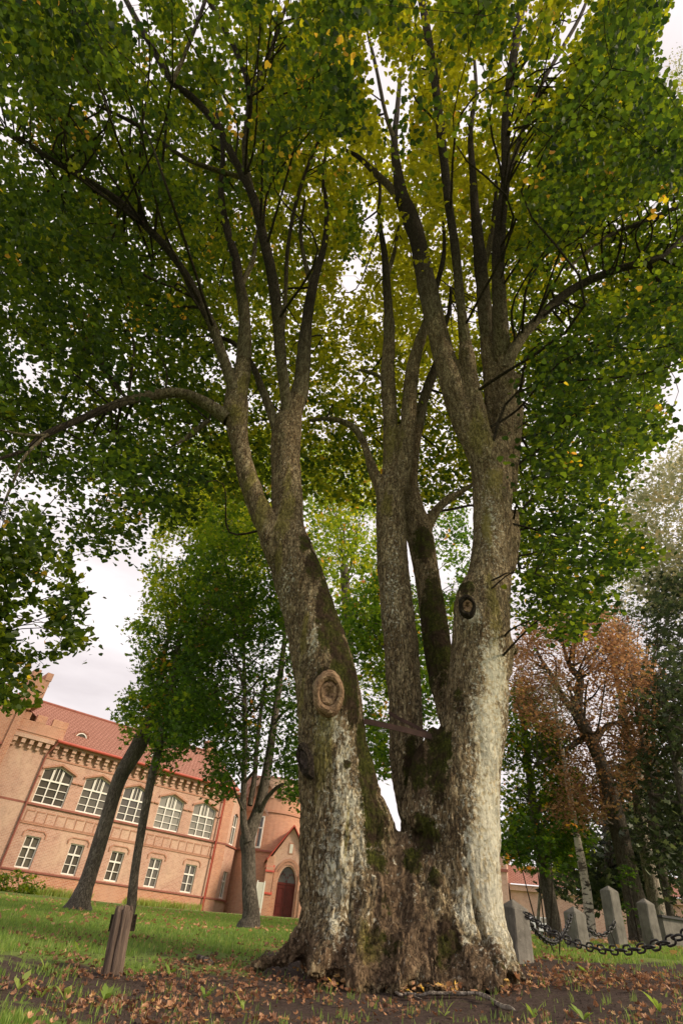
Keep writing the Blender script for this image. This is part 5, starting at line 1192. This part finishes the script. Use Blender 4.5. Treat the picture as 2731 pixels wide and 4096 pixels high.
# ------------------------------------------------------------------ old timber post
wpz = np.array([-1.44, 6.05]); zp = gz1(*wpz); wp_ = empty('timber_post', (wpz[0], wpz[1], zp)); wp_.rotation_euler = (.02, -.10, .15)
tag(wp_, 'weathered grooved wooden post with a short dark board nailed behind it', 'post')
sec = [];
for i in range(36):
    a = 2*math.pi*i/36; r_ = .068*(1-.30*math.exp(-((a-4.55)/.16)**2)-.22*math.exp(-((a-5.3)/.12)**2)-.16*math.exp(-((a-3.7)/.12)**2)+.08*math.cos(2*a)); sec.append((math.cos(a)*r_*1.1, math.sin(a)*r_*.85))
Vv = []; zs_ = [-.12, 0, .1, .2, .3, .38, .43, .455, .468]
for k, z in enumerate(zs_):
    f = [1.12, 1.08, 1.04, 1.02, 1.0, .99, .97, .9, .72][k]
    for i, (x, y) in enumerate(sec): Vv.append((x*f+.004*math.sin(z*20+i), y*f, z+(.02*math.sin(i*.7)+.012*math.sin(i*2.1) if k > 5 else 0)))
Ff = [(k*36+i, k*36+(i+1) % 36, (k+1)*36+(i+1) % 36, (k+1)*36+i) for k in range(len(zs_)-1) for i in range(36)]
me = bpy.data.meshes.new('post'); me.from_pydata(Vv, [], Ff+[list(range(len(Vv)-36, len(Vv)))]); me.update(); link('post', me, M['timber'], wp_)
b = MB(); b.box(-.105, .115, .058, .085, .30, .42); b.build('board', M['bark_dark'], wp_)

# ------------------------------------------------------------------ fallen branch by the roots
fb = [ground_hit(x*1.0, y*1.0+9) for x, y in ((856, 2244), (870, 2258), (893, 2265), (915, 2282), (927, 2284), (965, 2287), (985, 2290), (1015, 2288), (1062, 2289), (1092, 2292), (1118, 2300), (1150, 2312), (1172, 2322), (1185, 2326))]
fb[0][2] += .05; fb[1][2] += .03
C_ = np.array([[p[0], p[1]-.02, float(ground_z(np.array([p[0]]), np.array([p[1]]))[0])+.034+.008*math.sin(i*2.2)+max(0, .05-.03*i), r_*(.35 if i in (0, len(fb)-1) else 1)] for i, (p, r_) in enumerate(zip(fb, np.linspace(.010, .016, len(fb))))])
br_ = empty('fallen_branch', tuple(fb[0])); tag(br_, 'crooked grey fallen branch lying against the foot of the big trunk', 'branch')
tubes('stem', [C_], 8, M['bark_pale'], br_, .25, 4)
k_ = fb[8]
for tw_c in ([np.array([[k_[0]-.03, k_[1], k_[2]+.03, .014], [k_[0]-.09, k_[1]+.05, k_[2]+.07, .010], [k_[0]-.12, k_[1]+.05, k_[2]+.09, .007]]), np.array([[fb[4][0], fb[4][1], fb[4][2]+.03, .009], [fb[4][0]+.06, fb[4][1]-.1, fb[4][2]+.03, .005], [fb[4][0]+.12, fb[4][1]-.2, fb[4][2]+.02, .003]])]):
    tubes('side_twig', [tw_c], 6, M['bark_pale'], br_, 0, 3)
b4 = ground_hit(470, 2215); bb = empty('bark_chunk', tuple(b4)); tag(bb, 'broken dark piece of wood on the soil right of the timber post', 'wood piece')
tubes('piece', [np.array([[b4[0]-.09, b4[1]+.05, b4[2]+.05, .02], [b4[0], b4[1], b4[2]+.035, .03], [b4[0]+.09, b4[1]-.04, b4[2]+.0, .025]])], 7, M['bark_bg'], bb, .2, 3)
# thin saplings among the posts
for i, (x0, y0_, x1, y1_, D_, lb) in enumerate(((1283, 2188, 1281, 2090, 9.6, 'upright bare shoot left of the second stone post'), (1272, 2180, 1240, 2120, 9.8, 'slanting bare shoot under the chain near the trunk'), (1415, 2178, 1395, 2125, 11.2, 'thin slanting shoot between second and tallest post'), (1461, 2178, 1448, 2140, 11.6, 'small thin shoot between the tallest post and its neighbour'))):
    a = atD(x0, y0_, D_); a[2] = gz1(a[0], a[1]); c = atD(x1, y1_, D_)
    o = tubes('sapling', [np.array([[*a, .010], [*(a*.5+c*.5+np.array([.01, 0, 0])), .007], [*c, .003]])], 6, M['bark_dark'], None, 0, 4); tag(o, lb, 'sapling')
# young spruce behind the chain
s0 = atD(1465, 2150, 15.5); s0[2] = gz1(s0[0], s0[1]); ys = empty('young_spruce', tuple(s0)); tag(ys, 'small young conifer between the tallest post and its neighbour', 'shrub')
tubes('stem', [np.array([[*s0, .02], [s0[0], s0[1], s0[2]+1.0, .012], [s0[0], s0[1], s0[2]+1.45, .004]])], 6, M['bark_dark'], ys, 0, 3)
cs = [];
for k in range(46):
    h_ = rng.uniform(.35, 1.4); r_ = (1.6-h_)*.42*rng.uniform(.4, 1); a = rng.uniform(0, 6.28); cs.append((s0[0]+r_*math.cos(a), s0[1]+r_*math.sin(a), s0[2]+h_-.1*r_))
make_crown('foliage', np.array(cs), 12, .1, .3, .07, 'clump', .4, M['leaf_bg'], ys, .2, .1, 0)
# low leafy bush behind the second post
s0 = atD(1250, 2140, 17); s0[2] = gz1(s0[0], s0[1])+.2
bs = empty('bush', (s0[0], s0[1], gz1(s0[0], s0[1]))); tag(bs, 'loose leafy bush above the chain beside the second stone post', 'shrub')
cs = np.array([s0+np.array([rng.normal(0, .6), rng.normal(0, .4), rng.uniform(1.1, 2.4)]) for _ in range(70)])
make_crown('foliage', cs, 12, .22, .5, .1, 'maple', .6, M['leaf_bg'], bs, .2, .12, .03)
tubes('stem', [np.array([[s0[0]+dx*.2, s0[1], s0[2]-.3, .02], [s0[0]+dx*.7, s0[1], s0[2]+.9, .013], [s0[0]+dx, s0[1]+.1, s0[2]+2.0, .005]]) for dx in (-.5, 0, .45)], 6, M['bark_dark'], bs, 0, 4)

# ------------------------------------------------------------------ grass, weeds, leaf litter
def scatter(n_, dmin, dmax, azs=(-30, 38), pw=1.0):
    a = np.radians(rng.uniform(*azs, n_)); d = dmin+(dmax-dmin)*rng.uniform(0, 1, n_)**pw
    return d*np.sin(a), d*np.cos(a)
def blades(name, x, y, hgt, wid, tint, lean=.35):
    z = ground_z(x, y); n_ = len(x); a = rng.uniform(0, 6.28, n_); la = rng.uniform(0, 6.28, n_); l_ = rng.uniform(0, lean, n_)*hgt
    B = np.stack([x, y, z-.005], 1); w_ = np.stack([np.cos(a), np.sin(a), 0*a], 1)*wid[:, None]/2; ld = np.stack([np.cos(la)*l_, np.sin(la)*l_, 0*a], 1)
    Mid = B+ld*.35+np.array([0, 0, 1])*(hgt*.55)[:, None]; T = B+ld+np.array([0, 0, 1])*hgt[:, None]
    Vv = np.stack([B-w_, B+w_, Mid+w_*.7, T, Mid-w_*.7], 1).reshape(-1, 3)
    o = link(name, npmesh(name, Vv, np.arange(n_*5).reshape(n_, 5), False, None, {'tint': tint}), M['blade']); return o
def gmask(x, y):
    s = soil_mask(x, y)+(fbm(np.stack([x*2.2, y*2.2, 0*x], 1), 3)-.5)*1.3; return s
x, y = scatter(230000, 3.0, 30, pw=1.25); s = gmask(x, y); keep = (s < .42) | (rng.uniform(0, 1, len(x)) < np.where(s < .75, .06, .015)); x, y = x[keep], y[keep]
d = np.hypot(x, y); hg = (.028+.026*rng.uniform(0, 1, len(x)))*(1+d*.02)*np.where(gmask(x, y) > .4, 1.0, 1.15); wd = .0035+.00085*d
t_ = np.clip(rng.normal(.42, .17, len(x))+.35*(fbm(np.stack([x*.4, y*.4, 0*x], 1), 2)-.5)+.012*np.maximum(d-10, 0), 0, .9); dry = rng.uniform(0, 1, len(x)) < .04; t_[dry] = 1
tag(blades('grass', x, y, hg, wd, t_), kind='stuff')
x, y = scatter(1500, 3.2, 8.5, pw=1.0); kk_ = (np.hypot((x-1.25)/1.3, y-6.9) > .95); x, y = x[kk_], y[kk_]
cxx = np.repeat(x[::6][:200], 9)+rng.normal(0, .02, 9*len(x[::6][:200])); cyy = np.repeat(y[::6][:200], 9)+rng.normal(0, .02, len(cxx))
tag(blades('grass_tufts', cxx, cyy, rng.uniform(.03, .085, len(cxx)), np.full(len(cxx), .005), np.clip(rng.normal(.6, .15, len(cxx)), 0, .9), .5), kind='stuff')
# tall grass along the foot of the building
uu = rng.uniform(13, 26, 1500); off = rng.uniform(.1, .8, 1500); pw_ = [F0+du*a+dn*c for a, c in zip(uu, off)]; x = np.array([p.x for p in pw_]); y = np.array([p.y for p in pw_])
kk_ = fbm(np.stack([x*.8, y*.8, 0*x], 1), 2) > .45; x, y = x[kk_], y[kk_]
tag(blades('tall_grass', x, y, rng.uniform(.25, .6, len(x)), np.full(len(x), .06), np.clip(rng.normal(.85, .08, len(x)), 0, .98), .5), kind='stuff')
# broad-leaved weeds: rosettes of upright leaves
wspots = [(180, 2195, 7), (105, 2225, 6), (95, 2290, 7), (150, 2296, 5), (260, 2215, 6), (240, 2300, 8), (330, 2235, 5), (390, 2245, 6), (1130, 2205, 0), (1345, 2235, 6), (1385, 2225, 6), (1340, 2345, 7), (1225, 2340, 5), (1515, 2330, 6), (560, 2320, 4), (1020, 2335, 4), (470, 2290, 5), (40, 2280, 5)]
wl_lab = ['right of the timber post foot', 'at the left behind the litter', 'in the left foreground', 'left of the timber post, near the lower edge', 'just right of the timber post', 'below the timber post at the lower edge', 'right of the timber post in the litter', 'between timber post and dark wood piece', '', 'among litter below the second stone post', 'among litter below the tallest stone post', 'on bare soil at the lower right', 'near the end of the fallen branch', 'at the lower right corner', 'on bare soil below the long root', 'at the lower edge below the trunk', 'on the soil left of the long root', 'at the far left edge']
for (vx, vy, nl), lb in zip(wspots, wl_lab):
    if not nl: continue
    p = ground_hit(vx, vy); z = float(ground_z(np.array([p[0]]), np.array([p[1]]))[0]); b = MB()
    for i in range(nl):
        a = rng.uniform(0, 6.28); L_ = rng.uniform(.06, .13); w_ = L_*.17; up = rng.uniform(.5, 1.3); d_ = Vector((math.cos(a), math.sin(a), 0)); s_ = Vector((-math.sin(a), math.cos(a), 0))
        pt = [Vector((p[0], p[1], z))+d_*L_*k*.75+Vector((0, 0, L_*up*(k-.35*k*k))) for k in (0, .3, .65, 1.0)]
        b.poly([pt[0]-s_*w_*.2, pt[0]+s_*w_*.2, pt[1]+s_*w_*.7, pt[1]-s_*w_*.7]); b.poly([pt[1]-s_*w_*.7, pt[1]+s_*w_*.7, pt[2]+s_*w_, pt[2]-s_*w_]); b.poly([pt[2]-s_*w_, pt[2]+s_*w_, pt[3]])
    o = b.build('weed', M['blade']); at_ = o.data.attributes.new('tint', 'FLOAT', 'FACE'); at_.data.foreach_set('value', [float(rng.uniform(.5, .85))]*len(o.data.polygons))
    tag(o, 'small green broad-leaved weed '+lb, 'weed', 'small weeds in the leaf litter')
# fallen leaves
def litter(name, x, y, size, tint, lift=.012, stack=.03):
    n_ = len(x); z = ground_z(x, y)+lift+rng.uniform(0, 1, n_)**2*stack; T = np.array([(0, -.5, .0), (.25, -.36, .05), (.46, -.2, .22), (.38, .02, .12), (.4, .25, .2), (.2, .32, .08), (0, .55, .16), (-.2, .34, .08), (-.36, .28, .2), (-.36, .05, .1), (-.48, -.16, .24), (-.24, -.34, .05)])
    k = len(T); a = rng.uniform(0, 6.28, n_); nz = np.stack([rng.normal(0, .5, n_), rng.normal(0, .5, n_), np.ones(n_)], 1); nz /= np.linalg.norm(nz, axis=1)[:, None]
    h = np.stack([np.cos(a), np.sin(a), 0*a], 1); xx = np.cross(h, nz); xx /= np.linalg.norm(xx, axis=1)[:, None]; yy = np.cross(nz, xx); cu = rng.uniform(-1.8, 3.2, n_)[:, None, None]; asp = rng.uniform(.45, 1, n_)[:, None, None]
    sc = size[:, None, None]; C_ = np.stack([x, y, z], 1)[:, None]
    Vv = C_+sc*(T[None, :, 0:1]*xx[:, None]*asp+T[None, :, 1:2]*yy[:, None]+cu*T[None, :, 2:3]*nz[:, None])
    Vv = np.concatenate([Vv, C_+sc*.02*nz[:, None]], 1)     # centre vertex: fans fold like dry leaves
    F_ = np.array([[i, (i+1) % k, k] for i in range(k)]); F_ = (np.arange(n_)[:, None, None]*(k+1)+F_[None]).reshape(-1, 3)
    return tag(link(name, npmesh(name, Vv.reshape(-1, 3), F_, False, None, {'tint': np.repeat(tint, k)}), M['litter']), kind='stuff')
x, y = scatter(36000, 3.0, 14.5, (-32, 40), 1.0)
P_ = np.stack([x*1.3, y*1.3, 0*x], 1); dens = fbm(P_+31, 3)
bare = np.exp(-(((x-1.0)/1.5)**2+((y-5.0)/1.0)**2))*.8+np.exp(-(((x-2.6)/.6)**2+((y-5.2)/.5)**2))*.4
band = np.clip(1.2-np.abs(y-6.2-.2*x)/3.6, 0, 1)
pr = np.clip((dens-.36)*3.6, 0, 1)*np.clip(band+.1-bare, .05, 1)
inside = (np.hypot((x-1.25)/1.3, y-6.95) < .92); kk_ = (rng.uniform(0, 1, len(x)) < pr) & ~inside; x, y = x[kk_], y[kk_]
litter('fallen_leaves', x, y, rng.uniform(.018, .055, len(x)), np.clip(rng.beta(1.6, 2.8, len(x)), 0, .93))
x, y = scatter(1500, 10, 32, (-28, 34), .8); litter('scattered_leaves', x, y, rng.uniform(.06, .11, len(x)), rng.uniform(.45, .9, len(x)), .05)
# heaps in the hollows between the roots
hx = []; 
for vx, vy, n_ in ((855, 2240, 16), (925, 2278, 14), (1092, 2250, 18), (1110, 2262, 16), (1040, 2292, 26), (960, 2288, 16), (1165, 2262, 14), (1200, 2270, 10), (840, 2262, 10), (1120, 2275, 12), (760, 2270, 14), (700, 2235, 10)):
    p = ground_hit(vx, vy+4); hx += [(p[0]+rng.normal(0, .08), p[1]-.03+rng.normal(0, .05)) for _ in range(n_)]
hx = np.array(hx); litter('leaf_heaps', hx[:, 0], hx[:, 1], rng.uniform(.04, .075, len(hx)), np.clip(rng.normal(.75, .15, len(hx)), 0, .95), .03, .07)
# clods and grit on the bare soil
x, y = scatter(5000, 3, 8, (-30, 40), 1); s = soil_mask(x, y) > .35; x, y = x[s], y[s]; z = ground_z(x, y); r_ = rng.uniform(.003, .012, len(x))
T = np.array([(1, 0, 0), (0, 1, 0), (-1, 0, 0), (0, -1, 0), (0, 0, 1)]); Vv = np.stack([x, y, z], 1)[:, None]+T[None]*r_[:, None, None]*rng.uniform(.6, 1.3, (len(x), 5, 1)); F_ = (np.arange(len(x))[:, None, None]*5+np.array([[0, 1, 4], [1, 2, 4], [2, 3, 4], [3, 0, 4]])[None]).reshape(-1, 3)
tag(link('soil_crumbs', npmesh('soil_crumbs', Vv.reshape(-1, 3), F_, False, {'soil': np.full(len(x)*5, 1.0)}), M['ground']), kind='stuff')
